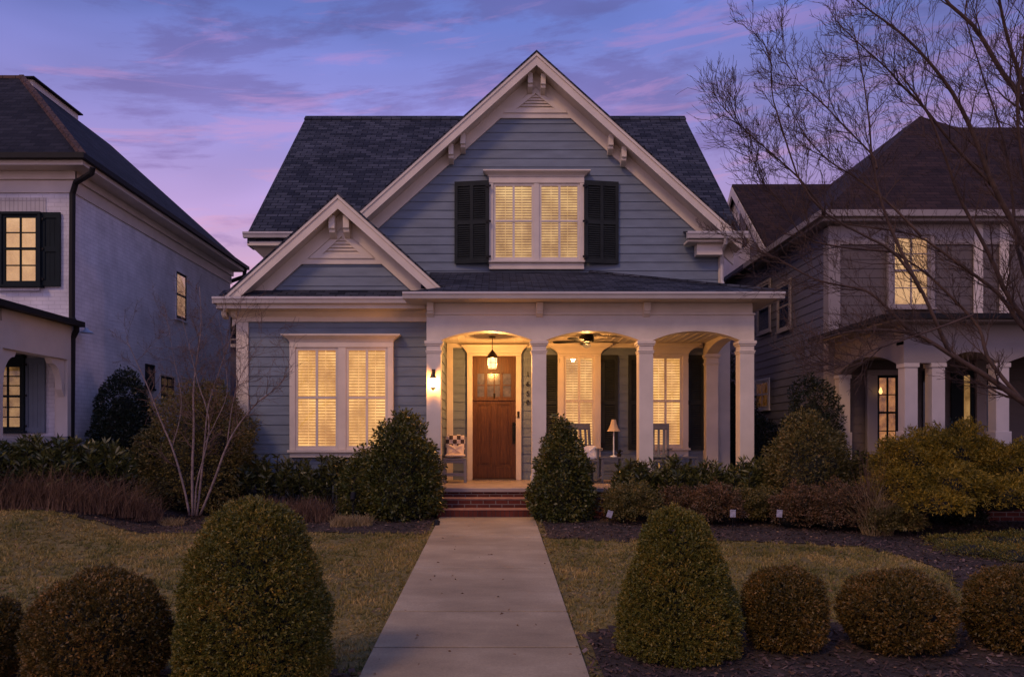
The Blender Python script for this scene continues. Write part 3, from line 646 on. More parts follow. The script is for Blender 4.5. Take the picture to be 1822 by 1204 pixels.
# house number
def text_mesh(ch, size, loc, mat, parent):
    cu = bpy.data.curves.new('t', 'FONT'); cu.body = ch; cu.size = size; cu.extrude = .008; cu.align_x = 'CENTER'
    to = bpy.data.objects.new('t', cu); COL.objects.link(to); bpy.context.view_layer.update()
    me = bpy.data.meshes.new_from_object(to.evaluated_get(bpy.context.evaluated_depsgraph_get())); bpy.data.objects.remove(to)
    me.materials.clear(); me.materials.append(mat); me.transform(Matrix.Rotation(math.pi/2, 4, 'X'))
    o = bpy.data.objects.new('house_number', me); COL.objects.link(o); o.parent = parent; o.location = Vector(loc)-OFF[parent.name]; OFF[o.name] = Vector(loc)
    return o
for ch, py in (('1', 670), ('6', 687), ('5', 704), ('0', 720)):
    text_mesh(ch, .145, (dxp(939), WY-.042, wz(py, WY)), M['metal'], house)

# ================================================================ lamps, fan
def point(name, loc, energy, col, radius, parent=None):
    l = bpy.data.lights.new(name, 'POINT'); l.energy = energy; l.color = col; l.shadow_soft_size = radius
    o = bpy.data.objects.new(name, l); COL.objects.link(o); o.location = loc
    if parent: o.parent = parent; o.location = Vector(loc)-OFF[parent.name]
    return o
PYL = 15.2; lx = (876-CX)/F*PYL
pend = thing('pendant_lamp', 'lit dome topped glass lantern hanging on a rod before the wooden front door', 'lamp', (lx, PYL, R(1.92)))
m_ = MB(); m_.tube([(lx, PYL, R(1.925)), (lx, PYL, wz(627, PYL))], .008, 6); m_.lathe(lx, PYL, [(R(1.90), .06), (R(1.925), .06)], 16); m_.build('rod', M['bronze'], pend)
m_ = MB(); zc = wz(636, PYL); zt = wz(624, PYL)
m_.lathe(lx, PYL, [(zc-.012, .105), (zc, .11), (zc+.03, .098), (zc+.07, .075), (zt-.02, .045), (zt, .022), (zt+.02, .012)], 20); m_.build('dome', M['bronze'], pend, smooth=True)
zb = wz(655, PYL); m_ = MB(); m_.lathe(lx, PYL, [(zb, .075), (zc-.014, .09)], 20); m_.build('glass', lampglass('pendant_glass', (1, .72, .36), 2.2), pend, smooth=True)
m_ = MB()
for i in range(6): a = i*math.pi/3+.2; m_.tube([(lx+.079*math.cos(a), PYL+.079*math.sin(a), zb-.01), (lx+.094*math.cos(a), PYL+.094*math.sin(a), zc)], .004, 4)
for zz, rr in ((zb-.008, .08), ((zb+zc)/2, .088)): m_.tube([(lx+rr*math.cos(a), PYL+rr*math.sin(a), zz) for a in np.linspace(0, 2*math.pi, 20)], .005, 4)
m_.build('cage', M['bronze'], pend)
point('bulb', (lx, PYL, (zb+zc)/2), 215, (1, .45, .12), .04, pend)
sx, sy = wx(771.5, PY), PY-.11
sc = thing('wall_lamp', 'glowing slim lantern fixed to the leftmost porch column', 'lamp', (sx, PY-.001, wz(678, PY)))
m_ = MB(); z0_, z1_ = wz(690, PY), wz(673, PY)
m_.lathe(sx, sy, [(z1_, .055), (z1_+.012, .06), (z1_+.05, .04), (z1_+.085, .03), (z1_+.09, .012), (z1_+.15, .008)], 12); m_.lathe(sx, sy, [(z0_-.055, .006), (z0_-.03, .02), (z0_-.028, .04), (z0_, .045)], 12)
m_.tube([(sx, PY-.001, z1_+.10), (sx, PY-.06, z1_+.13), (sx, sy, z1_+.10)], .010, 6); m_.box(sx-.03, sx+.03, PY-.02, PY-.001, z1_+.03, z1_+.16); m_.build('bracket', M['bronze'], sc)
m_ = MB(); m_.lathe(sx, sy, [(z0_, .042), (z1_, .05)], 14); m_.build('glass', lampglass('lantern_glass', (1, .74, .38), 5), sc, smooth=True)
point('bulb', (sx, sy, (z0_+z1_)/2), 60, (1, .40, .09), .03, sc)
FX, FY = (1044-CX)/F*15.0, 15.0; fz = wz(603, FY)
fan = thing('ceiling_fan', 'dark five bladed ceiling fan under the porch roof', 'fan', (FX, FY, R(1.92)))
lk = MB(); lk.lathe(FX, FY, [(fz-.165, .03), (fz-.15, .065), (fz-.12, .08), (fz-.101, .075)], 16); lk.build('added_fill_bowl', lampglass('added_fill_glass', (1, .55, .22), .35), fan, smooth=True)  # glowing bowl added under the fan to hold a fill light
point('bulb', (FX, FY, fz-.13), 70, (1, .45, .12), .05, fan)  # added fill light that warms the right-hand porch bays
m_ = MB(); m_.lathe(FX, FY, [(fz-.10, .05), (fz-.07, .075), (fz-.06, .13), (fz+.05, .14), (fz+.08, .10), (fz+.09, .03), (R(1.925), .03)], 20); m_.build('motor', M['metal'], fan, smooth=False)
for i in range(5):
    a = math.radians(18+72*i); mt = Matrix.Translation((FX, FY, fz-.045)) @ Matrix.Rotation(a, 4, 'Z') @ Matrix.Rotation(math.radians(12), 4, 'X')
    bl = MB(mt); bl.add([(.12, -.03, 0), (.2, -.055, 0), (.55, -.075, 0), (.64, -.05, 0), (.66, 0, 0), (.64, .05, 0), (.55, .075, 0), (.2, .055, 0), (.12, .03, 0)] + [(.12, -.03, .008), (.2, -.055, .008), (.55, -.075, .008), (.64, -.05, .008), (.66, 0, .008), (.64, .05, .008), (.55, .075, .008), (.2, .055, .008), (.12, .03, .008)],
           [tuple(range(8, -1, -1)), tuple(range(9, 18))]+[(i_, (i_+1) % 9, (i_+1) % 9+9, i_+9) for i_ in range(9)]); bl.build('blade', M['metal'], fan)

# ================================================================ porch furniture
FLZ = .47
sx0 = (810-CX)/F*15.4
st_ = thing('side_chair', 'pale grey painted chair left of the front door', 'chair', (sx0, 15.4, FLZ))
hw = .20
for ax_ in (-1, 1):
    for ay in (-1, 1):
        m_ = MB(); m_.box(sx0+ax_*hw-.025, sx0+ax_*hw+.025, 15.4+ay*.18-.025, 15.4+ay*.18+.025, FLZ, FLZ+.44 if ay < 0 else FLZ+.88); m_.build('leg', M['stool_paint'], st_, bevel=.004)
m_ = MB(); m_.box(sx0-.225, sx0+.225, 15.19, 15.61, FLZ+.441, FLZ+.475); m_.build('seat', M['stool_paint'], st_, bevel=.006)
m_ = MB(); m_.box(sx0-.175, sx0+.175, 15.207, 15.23, FLZ+.13, FLZ+.19); m_.box(sx0-.175, sx0+.175, 15.207, 15.23, FLZ+.38, FLZ+.44); m_.box(sx0-.175, sx0+.175, 15.57, 15.59, FLZ+.80, FLZ+.87); m_.box(sx0-.175, sx0+.175, 15.57, 15.59, FLZ+.6, FLZ+.66); m_.build('rail', M['stool_paint'], st_, bevel=.004)
def cushion(name, label, cat, c, sx_, sy_, sz_, mat, tilt=0):
    mb = MB(Matrix.Translation(c) @ Matrix.Rotation(tilt, 4, 'X')); n = 20; m2 = 10
    rings = []
    for j in range(m2+1):
        ph = -math.pi/2+math.pi*j/m2; cz = math.sin(ph); rr = max(1e-3, math.cos(ph))**.45
        ring = []
        for i in range(n):
            th_ = 2*math.pi*i/n; cs, sn = math.cos(th_), math.sin(th_); e = .35
            ring.append((sx_*rr*math.copysign(abs(cs)**e, cs), sy_*rr*math.copysign(abs(sn)**e, sn), sz_*cz*(.6+.4*(1-max(abs(cs), abs(sn))**6))))
        rings.append(ring)
    mb.loft(rings); o = mb.build(name, mat, None, smooth=True); return tag(o, label, cat)
cushion('seat_cushion', 'cream seat cushion on the pale grey chair beside the front door', 'cushion', (sx0, 15.38, FLZ+.52), .20, .19, .05, M['cushion'])
cushion('throw_pillow', 'black and white checked pillow propped on the chair by the front door', 'pillow', (sx0, 15.46, FLZ+.76), .19, .17, .06, M['check'], math.radians(80))
cushion('throw_pillow', 'plain cream pillow below the checked pillow on the chair by the front door', 'pillow', (sx0, 15.40, FLZ+.63), .17, .12, .045, M['cushion'], math.radians(70))
def rocker(x, y, rz, label):
    t = thing('rocking_chair', label, 'chair', (x, y, FLZ), 'rocking chairs on the porch')
    m = Matrix.Translation((x, y, FLZ)) @ Matrix.Rotation(rz, 4, 'Z'); g_ = M['grey_paint']
    for sd_ in (-1, 1):
        a = MB(m); pts = [(sd_*.25, -.42+.105*i, .02+.10*((i-4)/4)**2) for i in range(9)]; a.tube(pts, .02, 6); a.build('rocker', g_, t)
        a = MB(m); a.box(sd_*.25-.02, sd_*.25+.02, -.24, -.20, .04, .64); a.build('leg', g_, t, bevel=.004)
        a = MB(m); a.box(sd_*.25-.02, sd_*.25+.02, .18, .22, .04, .46); a.build('leg', g_, t, bevel=.004)
        a = MB(m); a.box(sd_*.27-.045, sd_*.27+.045, -.30, .26, .641, .665); a.build('armrest', g_, t, bevel=.005)
    a = MB(m); a.box(-.27, .27, -.25, .22, .40, .44); a.build('seat', g_, t, bevel=.006)
    mb_ = m @ Matrix.Translation((0, .22, .42)) @ Matrix.Rotation(math.radians(-13), 4, 'X')
    a = MB(mb_); a.box(-.25, -.20, -.02, .02, 0, .72); a.box(.20, .25, -.02, .02, 0, .72); a.box(-.25, .25, -.022, .022, .62, .74); a.box(-.2, .2, -.018, .018, .06, .12)
    for i in range(4): xx = -.15+.1*i; a.box(xx-.022, xx+.022, -.012, .012, .12, .62)
    a.build('backrest', g_, t, bevel=.004)
    return t
rocker((1036-CX)/F*15.35, 15.35, math.radians(8), 'dark grey rocking chair behind the cone shrub, nearest the front door')
rocker((1166-CX)/F*15.35, 15.35, math.radians(-14), 'dark grey rocking chair before the far porch window')
cushion('throw_pillow', 'pale pillow on the rocking chair behind the cone shrub', 'pillow', ((1048-CX)/F*15.2, 15.3, FLZ+.58), .17, .14, .05, M['white'], math.radians(72))
def side_table(px, y, w, label):
    x = (px-CX)/F*y; t = thing('side_table', label, 'table', (x, y, FLZ), 'small tables between the porch chairs')
    a = MB(); a.box(x-w/2, x+w/2, y-w/2, y+w/2, FLZ+.47, FLZ+.50); a.build('table_top', M['grey_paint'], t, bevel=.005)
    for ax_ in (-1, 1):
        for ay in (-1, 1): a = MB(); a.box(x+ax_*(w/2-.04)-.02, x+ax_*(w/2-.04)+.02, y+ay*(w/2-.04)-.02, y+ay*(w/2-.04)+.02, FLZ, FLZ+.469); a.build('leg', M['grey_paint'], t)
    a = MB(); a.box(x-w/2+.03, x+w/2-.03, y-w/2+.03, y+w/2-.03, FLZ+.14, FLZ+.16); a.build('shelf', M['grey_paint'], t); return x
tx = side_table(1087, 15.3, .46, 'small grey table under the shaded lamp between the rocking chairs')
tx2 = side_table(1214, 15.3, .50, 'small grey table right of the far rocking chair')
lx2 = (1092-CX)/F*15.25; lm = thing('table_lamp', 'unlit lamp with flared beige shade on thin white stand', 'lamp', (lx2, 15.25, FLZ+.501))
a = MB(); a.lathe(lx2, 15.25, [(FLZ+.501, .07), (FLZ+.52, .06), (FLZ+.53, .014), (wz(762, 15.25), .012)], 12); a.build('stand', M['white'], lm)
a = MB(); rr = [(wz(767, 15.25), .13), (wz(762, 15.25), .095), (wz(755, 15.25), .065), (wz(746, 15.25), .042)]; a.lathe(lx2, 15.25, rr, 8); a.build('lamp_shade', M['shade'], lm)
pt = thing('plant_pot', 'small brown potted plant on the table under the shaded lamp', 'plant', (tx+.12, 15.2, FLZ+.501))
a = MB(); a.lathe(tx+.14, 15.2, [(FLZ+.501, .035), (FLZ+.56, .05), (FLZ+.565, .055)], 10); a.build('pot', M['bronze'], pt)
a = MB()
for i in range(14): an = i*2.4; a.tube([(tx+.14, 15.2, FLZ+.55), (tx+.14+.05*math.cos(an), 15.2+.05*math.sin(an), FLZ+.62), (tx+.14+.08*math.cos(an), 15.2+.08*math.sin(an), FLZ+.60+.02*(i % 4))], [.006, .008, .002], 4)
a.build('foliage', M['stem'], pt)
a = MB(); a.lathe(tx2-.05, 15.25, [(FLZ+.501, .03), (FLZ+.51, .05), (FLZ+.545, .075)], 12); tag(a.build('bowl', M['white'], None), 'small pale bowl on the table right of the far rocking chair', 'bowl')
a = MB()
pts_ = [(math.cos(t)*.42, math.sin(t)*.20) for t in np.linspace(-math.pi, 0, 18)]
mat_x = (dx0+dx1)/2; a.add([(mat_x+p[0], WY-.18+p[1]*1.3, .486) for p in pts_]+[(mat_x+p[0], WY-.18+p[1]*1.3, .4705) for p in pts_], [tuple(range(18)), tuple(range(35, 17, -1))]+[(i_, i_+18, (i_+1) % 18+18, (i_+1) % 18) for i_ in range(18)])
tag(a.build('doormat', plain('woven_mat', (.22,.17,.14), .9, .6, 26, .4, 120), None), 'half round patterned mat at the foot of the wooden door', 'doormat')

# ================================================================ GROUND
def gzf(y): return -.04*(13-y) if y < 13 else 0.0
def sst(t): t = np.clip(t, 0, 1); return t*t*(3-2*t)
def ght(x, y):
    return np.where(y < 13, -.04*(13-y), 0.0)+.36*sst((-4.9-x)/1.6)*sst((y-9.2)/2.2)
def gh(x, y): return float(ght(np.float64(x), np.float64(y)))
gm = MB(); ys = [-60, -5, 3, 6, 8]+[9+.25*i for i in range(13)]+[12.5, 13, 14, 16, 30, 900]; xs = [-900, -20, -12, -8]+[-7+.25*i for i in range(11)]+[-4, 0, 10, 20, 900]
for j in range(len(ys)-1):
    for i in range(len(xs)-1):
        q = [(xs[i], ys[j]), (xs[i+1], ys[j]), (xs[i+1], ys[j+1]), (xs[i], ys[j+1])]; gm.add([(a_, b_, gh(a_, b_)) for a_, b_ in q], [(0, 1, 2, 3)])
struct(gm.build('ground', M['soil']))
joints = [-4, -2.2, -.6, 1, 2.6, 4.2, 6.02, 7.07, 8.93, 11.17, 13.10]
wk = MB()
for a, b_ in zip(joints, joints[1:]):
    a += .014; b_ -= .014; za, zb = gzf(a)+.035, gzf(b_)+.035
    if b_ > 13: zb = .035
    wk.slab([(-.925, a, za), (.635, a, za), (.635, b_, zb), (-.925, b_, zb)], .12)
struct(wk.build('path', M['concrete'], bevel=.006))
jf = MB()
for a in joints[1:-1]: jf.slab([(-.915, a-.013, gzf(a)+.027), (.625, a-.013, gzf(a)+.027), (.625, a+.013, gzf(a)+.028), (-.915, a+.013, gzf(a)+.028)], .02)
o = jf.build('path_joint', plain('dark_joint_dirt', (.03,.022,.018), .95, .4, 20, .4)); o['kind'] = 'structure'
def G(px, py):
    t = 1.86/((py-CY)/F+.04)
    if t > 13: t = EYE/((py-CY)/F)
    return ((px-CX)/F*t, t)
bedL = [(-12, 11.25), (-7, 11.35), (-5.8, 11.35), (-5.0, 11.5), (-3.6, 11.7), (-2, 11.6), (-.93, 11.5), (-.93, 13.7), (-4.7, BY+.1), (-7.4, 15.5), (-12, 15.5)]
bedR = [(.64, 11.15), G(1113, 964), G(1300, 962), G(1431, 968), G(1540, 975), G(1601, 989), G(1685, 1019), G(1720, 1060), (5.0, 7.6), (9, 7.0), (14, 10), (14, 16), (4.6, 16), (4.6, 13.8), (.64, 13.7)]
bedF = [(.64, 2), (.64, 6.4), (1.2, 6.9), (2.2, 6.75), (3.4, 6.8), (4.6, 7.4), (7, 7.2), (9, 5), (9, 2)]
bedG = [(-.93, 2), (-.93, 5.4), (-1.4, 5.75), (-2.3, 5.6), (-4, 5.7), (-8, 5.6), (-8, 2)]
def inpoly(x, y, poly):
    r_ = np.zeros(len(x), bool); n = len(poly)
    for i in range(n):
        x1, y1 = poly[i]; x2, y2 = poly[(i+1) % n]
        c_ = ((y1 > y) != (y2 > y)) & (x < (x2-x1)*(y-y1)/(y2-y1+1e-12)+x1); r_ ^= c_
    return r_
BEDS = [bedL, bedR, bedF, bedG]
def gzn(y): return np.where(y < 13, -.04*(13-y), 0.0)
def split13(poly):
    """cut the bed at y=13 so that it follows the fold of the ground"""
    sw = [(p[1], p[0]) for p in poly]; sw = [(x_, y_) for y_, x_ in sw]
    lo = clipz([(p[0], p[1]) for p in poly], -99, 13); hi = clipz([(p[0], p[1]) for p in poly], 13, 99); return lo, hi
cs = .10
for i, poly in enumerate(BEDS):
    xa_, xb_ = min(p[0] for p in poly), max(p[0] for p in poly); ya_, yb_ = min(p[1] for p in poly), max(p[1] for p in poly)
    ya_ = max(ya_, 3.5); xx, yy = np.meshgrid(np.arange(xa_, xb_, cs), np.arange(ya_, yb_, cs)); xx = xx.ravel(); yy = yy.ravel()
    jit = np.array([mnoise.noise((a*3, b_*3, 1.7))*.16 for a, b_ in zip(xx, yy)])
    on = inpoly(xx+cs/2, yy+cs/2+jit, poly) & ((xx > .64) | (xx+cs < -.93) | (yy > 13.1)); xx = xx[on]; yy = yy[on]
    q = np.stack([np.stack([xx+a*(cs+.0), yy+b_*(cs+.0), ght(xx+a*cs, yy+b_*cs)+.012], 1) for a, b_ in ((0, 0), (1, 0), (1, 1), (0, 1))], 1).reshape(-1, 3)
    struct(npmesh('mulch_bed', q, 4, M['mulch']))
def rough_edge(x, y, amp=.12, f=2.2):
    return np.array([mnoise.noise((a*f, b_*f, .3))*amp*2 for a, b_ in zip(x, y)])
def scatter_ground(n, x0, x1, y0, y1, test):
    x = RNG.uniform(x0, x1, n); y = y0+(y1-y0)*RNG.uniform(0, 1, n)**1.35; k_ = test(x, y); return x[k_], y[k_]
# grass blades: little tufts, each a bent triangle
def isbed(x, y, jit=True):
    jx = RNG.normal(0, .05, len(x)); jy = RNG.normal(0, .07, len(x)); r_ = np.zeros(len(x), bool)
    for p in BEDS: r_ |= inpoly(x+jx, y+jy, p)
    return r_
gx_, gy_ = scatter_ground(90000, -11, 11, 4.6, 13.6, lambda x, y: (~isbed(x, y)) & ((x < -.925) | (x > .635)) & (np.abs(x-.05) < y*.78+1.3))
ts_ = RNG.uniform(.5, 1.5, len(gx_)); gx_ = np.repeat(gx_, 6); gy_ = np.repeat(gy_, 6); ts_ = np.repeat(ts_, 6)
gx_ = gx_+RNG.normal(0, .011, len(gx_)); gy_ = gy_+RNG.normal(0, .011, len(gx_)); kp = (gx_ < -.90) | (gx_ > .61); gx_ = gx_[kp]; gy_ = gy_[kp]; ts_ = ts_[kp]
n = len(gx_); ang = RNG.uniform(0, 6.283, n); pat = np.array([mnoise.noise((a*1.6, b_*1.6, .2))+.6*mnoise.noise((a*6, b_*6, 4.2)) for a, b_ in zip(gx_, gy_)]); hgt = RNG.uniform(.016, .042, n)*ts_*(1+.6*pat); lean = RNG.normal(0, .024, (n, 2)); wd = RNG.uniform(.0025, .005, n)*(.6+gy_/9)
b0 = np.stack([gx_, gy_, ght(gx_, gy_)], 1); dxy = np.stack([np.cos(ang)*wd, np.sin(ang)*wd, np.zeros(n)], 1)
tip = b0+np.stack([lean[:, 0], lean[:, 1], hgt], 1)
vv = np.stack([b0-dxy, b0+dxy, tip], 1).reshape(-1, 3)
tag(npmesh('grass', vv, 3, M['blade']), 'short winter lawn grass, tan and olive', 'grass', kind='stuff')
# bark chips
cx_, cy_ = scatter_ground(90000, -9, 9, 4.6, 14.4, lambda x, y: isbed(x, y) & (np.abs(x-.05) < y*.72+.6))
n = len(cx_); ln = RNG.uniform(.006, .026, n); wd = ln*RNG.uniform(.2, .5, n); ang = RNG.uniform(0, 6.283, n); tl = RNG.normal(0, .35, (n, 2))
c0 = np.stack([cx_, cy_, ght(cx_, cy_)+.018+RNG.uniform(0, .012, n)], 1)
u = np.stack([np.cos(ang)*ln, np.sin(ang)*ln, tl[:, 0]*ln], 1); w2 = np.stack([-np.sin(ang)*wd, np.cos(ang)*wd, tl[:, 1]*wd], 1)
tag(npmesh('bark_mulch', np.stack([c0-u-w2, c0+u-w2, c0+u+w2, c0-u+w2], 1).reshape(-1, 3), 4, M['chip']), 'dark shredded bark mulch and leaf litter', 'mulch', kind='stuff')

# ================================================================ foliage
# (scattered leaves follow the foliage helper below)
def leaves_at(p, nrm, ln, asp, droop=.0, spread=.8):
    """rhombic leaves at points p, pointing roughly along nrm"""
    n = len(p); d = nrm+RNG.normal(0, spread, (n, 3)); d[:, 2] -= droop; d /= np.linalg.norm(d, axis=1)[:, None]
    r_ = RNG.normal(0, 1, (n, 3)); s_ = np.cross(d, r_); s_ /= np.linalg.norm(s_, axis=1)[:, None]
    L_ = (ln*RNG.uniform(.6, 1.25, n))[:, None]; Wd = L_*asp*.5; nn = np.cross(d, s_)
    return np.stack([p, p+d*L_*.5+s_*Wd+nn*L_*.06, p+d*L_, p+d*L_*.5-s_*Wd+nn*L_*.06], 1).reshape(-1, 3)
def prof_shrub(name, label, cat, cx, cy, prof, n, ln, asp, mat, group=None, amp=.05, freq=5, depth=.16, droop=0, spread=.8, core=.78, clump=0, lean=(0, 0), ysc=1.0, stray=0, seed=0, zb=None):
    """prof: (height, radius) list from base up; leaves fill a shell of the turned shape"""
    z0 = gh(cx, cy) if zb is None else zb
    hs = np.array([p[0] for p in prof]); rs = np.array([p[1] for p in prof])
    t = thing(name, label, cat, (cx, cy, z0), group)
    hh = np.linspace(hs[0], hs[-1], 200); rr = np.interp(hh, hs, rs); ds = np.sqrt(np.gradient(hh)**2+np.gradient(rr)**2); w_ = rr*ds+1e-9; cdf = np.cumsum(w_)/w_.sum()
    nt_ = n; n = n//clump if clump else n
    h_ = np.interp(RNG.uniform(0, 1, n), cdf, hh); r0 = np.interp(h_, hs, rs); th_ = RNG.uniform(0, 2*math.pi, n)
    slope = np.interp(h_, hh, np.gradient(rr, hh)); nr = np.stack([np.cos(th_), np.sin(th_), np.clip(-slope, -2, 4)], 1); nr /= np.linalg.norm(nr, axis=1)[:, None]
    base_ = np.stack([r0*np.cos(th_), r0*np.sin(th_)*ysc, h_], 1)
    ns = np.array([mnoise.noise((a*freq+seed*7.1, b_*freq, c_*freq))+.5*mnoise.noise((a*freq*2.7, b_*freq*2.7+seed, c_*freq*2.7)) for a, b_, c_ in base_])
    hmax = hs[-1]; rm = rs.max()
    off_ = ns*amp*rm*2.2-RNG.uniform(0, 1, n)**1.6*depth*rm
    p = base_+nr*off_[:, None]; p[:, 2] = np.maximum(p[:, 2], .01)
    p[:, 0] += lean[0]*p[:, 2]/hmax; p += np.array([cx, cy, z0])
    if clump:                                    # sprigs: leaves gathered round a common tip
        nr0 = nr+RNG.normal(0, .45, nr.shape); nr0[:, 2] += .25; nr0 /= np.linalg.norm(nr0, axis=1)[:, None]
        tt = RNG.uniform(-.018, .020, n*clump)[:, None]; p = np.repeat(p, clump, 0)+np.repeat(nr0, clump, 0)*tt+RNG.normal(0, .0035, (n*clump, 3)); nr = np.repeat(nr0, clump, 0); n = n*clump
    q_ = leaves_at(p, nr, ln, asp, droop, spread)
    if stray:                                    # loose shoots standing proud of the clipped surface
        ii = RNG.integers(0, n, stray); sp = []; sn = []
        for i in ii:
            d_ = nr[i]+RNG.normal(0, .35, 3)+np.array([0, 0, .5]); d_ /= np.linalg.norm(d_); L_ = RNG.uniform(.02, .055)
            for k_ in range(7): sp.append(p[i]+d_*L_*k_/6+nr[i]*.01); sn.append(d_+RNG.normal(0, .7, 3))
        q_ = np.concatenate([q_, leaves_at(np.array(sp), np.array(sn), ln*.8, asp, 0, .2)])
    npmesh('foliage', q_, 4, mat, t)
    # inner twiggy mass and stems so that light does not pass straight through
    c_ = MB(); rings = []
    m_n = 14
    for i in range(m_n):
        h1 = hs[0]+.02+(hmax*core-hs[0])*i/(m_n-1); r1 = float(np.interp(h1/core*.98, hs, rs))*core*.93
        ring = []
        for k_ in range(18):
            a = 2*math.pi*k_/18; q = 1+.10*mnoise.noise((math.cos(a)*2+seed, math.sin(a)*2, h1*4)); ring.append((cx+lean[0]*h1/hmax+r1*q*math.cos(a), cy+r1*q*math.sin(a)*ysc, z0+h1))
        rings.append(ring)
    c_.loft(rings); c_.build('inner_branches', M['stem'], t)
    return t
M['litter'] = leafmat('fallen_leaf', [(0, (.09,.045,.02)), (.5, (.24,.13,.06)), (1, (.42,.26,.13))], .7, .15)
fx_ = RNG.uniform(-8, 8, 2600); fy_ = 4.8+8.6*RNG.uniform(0, 1, 2600)**1.2; on_path = (fx_ > -.93) & (fx_ < .64)
keep = (~on_path) | (RNG.uniform(0, 1, 2600) < .22); fx_ = fx_[keep]; fy_ = fy_[keep]; on_path = on_path[keep]
fp = np.stack([fx_, fy_, ght(fx_, fy_)+np.where(on_path, .037, .022)], 1); fn = np.tile([0., 0., .02], (len(fp), 1))+RNG.normal(0, 1, (len(fp), 3))*np.array([1, 1, .12])
tag(npmesh('leaf_litter', leaves_at(fp, fn, .040, .55, 0, .02), 4, M['litter']), 'small fallen brown leaves lying on lawn and path', 'leaves', kind='stuff')
# clipped foreground evergreens
def ball(px0, px1, ptop, y, label, lm=None):
    r_ = .955*(px1-px0)/2/F*y; cx = ((px0+px1)/2-CX)/F*y; top = wz(ptop, y)-gzf(y)
    prof = [(0.03, r_*.72), (.12, r_*.9), (top*.45, r_), (top*.66, r_*.95), (top*.82, r_*.78), (top*.93, r_*.50), (top*.985, r_*.22), (top, .01)]
    prof_shrub('clipped_ball_shrub', label, 'shrub', cx, y, prof, int(54000*min(1.6, max(.8, r_/.42))), .025, .42, M['ball'], 'clipped round shrubs along the front bed', amp=.050, freq=5, depth=.17, seed=px0, stray=260, clump=9, spread=.6)
def cone(cxp, y, ptop, rows, label, n):
    cx = (cxp-CX)/F*y; zb_ = gzf(y); prof = []
    for py, wpx in rows[::-1]:
        hz = max(.02, wz(py, y)-zb_); prof.append((hz, .955*wpx/2/F*y))
    prof.append((wz(ptop, y)-zb_, .008))
    prof_shrub('clipped_cone_shrub', label, 'shrub', cx, y, prof, n, .024, .40, M['box'], 'clipped egg shaped shrubs flanking the path', amp=.045, freq=5, depth=.17, seed=cxp, stray=500, clump=9, spread=.6)
cone(452, 5.2, 880, [(888, 50), (900, 96), (925, 150), (950, 184), (1000, 226), (1050, 252), (1100, 268), (1160, 276), (1205, 262), (1228, 210)], 'large clipped egg shaped evergreen left of the path', 115000)
cone(1206, 6.0, 900, [(906, 44), (920, 82), (960, 128), (1000, 166), (1050, 200), (1100, 220), (1140, 222), (1165, 200), (1185, 160)], 'large clipped egg shaped evergreen right of the path', 100000)
ball(50, 303, 1022, 5.2, 'wide rounded shrub left of the big egg shaped evergreen')
ball(-190, 38, 1062, 5.3, 'rounded shrub cut by the left edge of the view')
ball(1320, 1468, 1010, 6.1, 'narrow round shrub touching the right egg shaped evergreen')
ball(1496, 1694, 1017, 6.1, 'round shrub second from the right edge of the view')
ball(1722, 1920, 1010, 6.1, 'round shrub cut by the right edge of the view')
# holly cones by the steps
prof_shrub('holly_shrub', 'dark glossy cone shrub left of the brick steps, in front of the lit window', 'shrub', wx(716, 13.15), 13.15,
           [(.02, .52), (.15, .62), (.6, .66), (1.07, .53), (1.35, .40), (1.55, .29), (1.72, .15), (1.80, .03)], 19000, .062, .5, M['holly'], amp=.14, freq=4, depth=.35, seed=3)
prof_shrub('holly_shrub', 'low leafy shrub under the lit double window, beside the taller cone shrub', 'shrub', wx(655, 13.45), 13.45,
           [(.02, .35), (.15, .46), (.6, .46), (.95, .33), (1.12, .12), (1.16, .03)], 7000, .062, .5, M['holly'], amp=.16, freq=4, depth=.35, seed=4)
prof_shrub('holly_shrub', 'dark glossy cone shrub right of the brick steps, in front of the porch column', 'shrub', wx(1001, 12.95), 12.95,
           [(.02, .42), (.15, .50), (.45, .51), (.8, .44), (1.1, .34), (1.4, .22), (1.6, .11), (1.68, .03)], 14000, .060, .5, M['holly'], amp=.13, freq=4, depth=.35, seed=5)
prof_shrub('evergreen_shrub', 'broad dark green shrub behind the bare many stemmed tree', 'shrub', wx(338, 14.0), 14.0,
           [(.02, .75), (.3, .98), (.9, 1.0), (1.4, .85), (1.8, .62), (2.1, .36), (2.28, .05)], 30000, .055, .45, M['olive'], amp=.13, freq=2.6, depth=.3, lean=(.32, 0), seed=6)
prof_shrub('evergreen_shrub', 'dark domed evergreen against the white brick side wall', 'shrub', wx(221, 14.35), 14.35,
           [(.02, .45), (.3, .53), (.9, .54), (1.4, .50), (1.8, .38), (2.08, .19), (2.18, .04)], 18000, .055, .5, M['dark'], amp=.10, freq=3, depth=.25, seed=8)
prof_shrub('evergreen_shrub', 'rounded green shrub beyond the right end of the porch', 'shrub', wx(1440, 13.0), 13.0,
           [(.02, .55), (.3, .72), (.8, .74), (1.2, .58), (1.5, .38), (1.72, .12), (1.76, .03)], 20000, .055, .42, M['olive'], amp=.12, freq=3.2, depth=.3, seed=9)
prof_shrub('evergreen_shrub', 'dark pointed evergreen rising behind the rounded green shrub', 'shrub', wx(1446, 15.0), 15.0,
           [(.02, .4), (.8, .55), (1.6, .50), (2.1, .38), (2.42, .2), (2.6, .03)], 12000, .06, .4, M['dark'], amp=.14, freq=3, depth=.3, seed=10)
prof_shrub('evergreen_shrub', 'dark round shrub in the gap beside the taupe house', 'shrub', wx(1352, 17.0), 17.0,
           [(.02, .4), (.6, .52), (1.2, .50), (1.6, .3), (1.78, .05)], 8000, .06, .45, M['dark'], amp=.12, freq=3, depth=.3, seed=11)
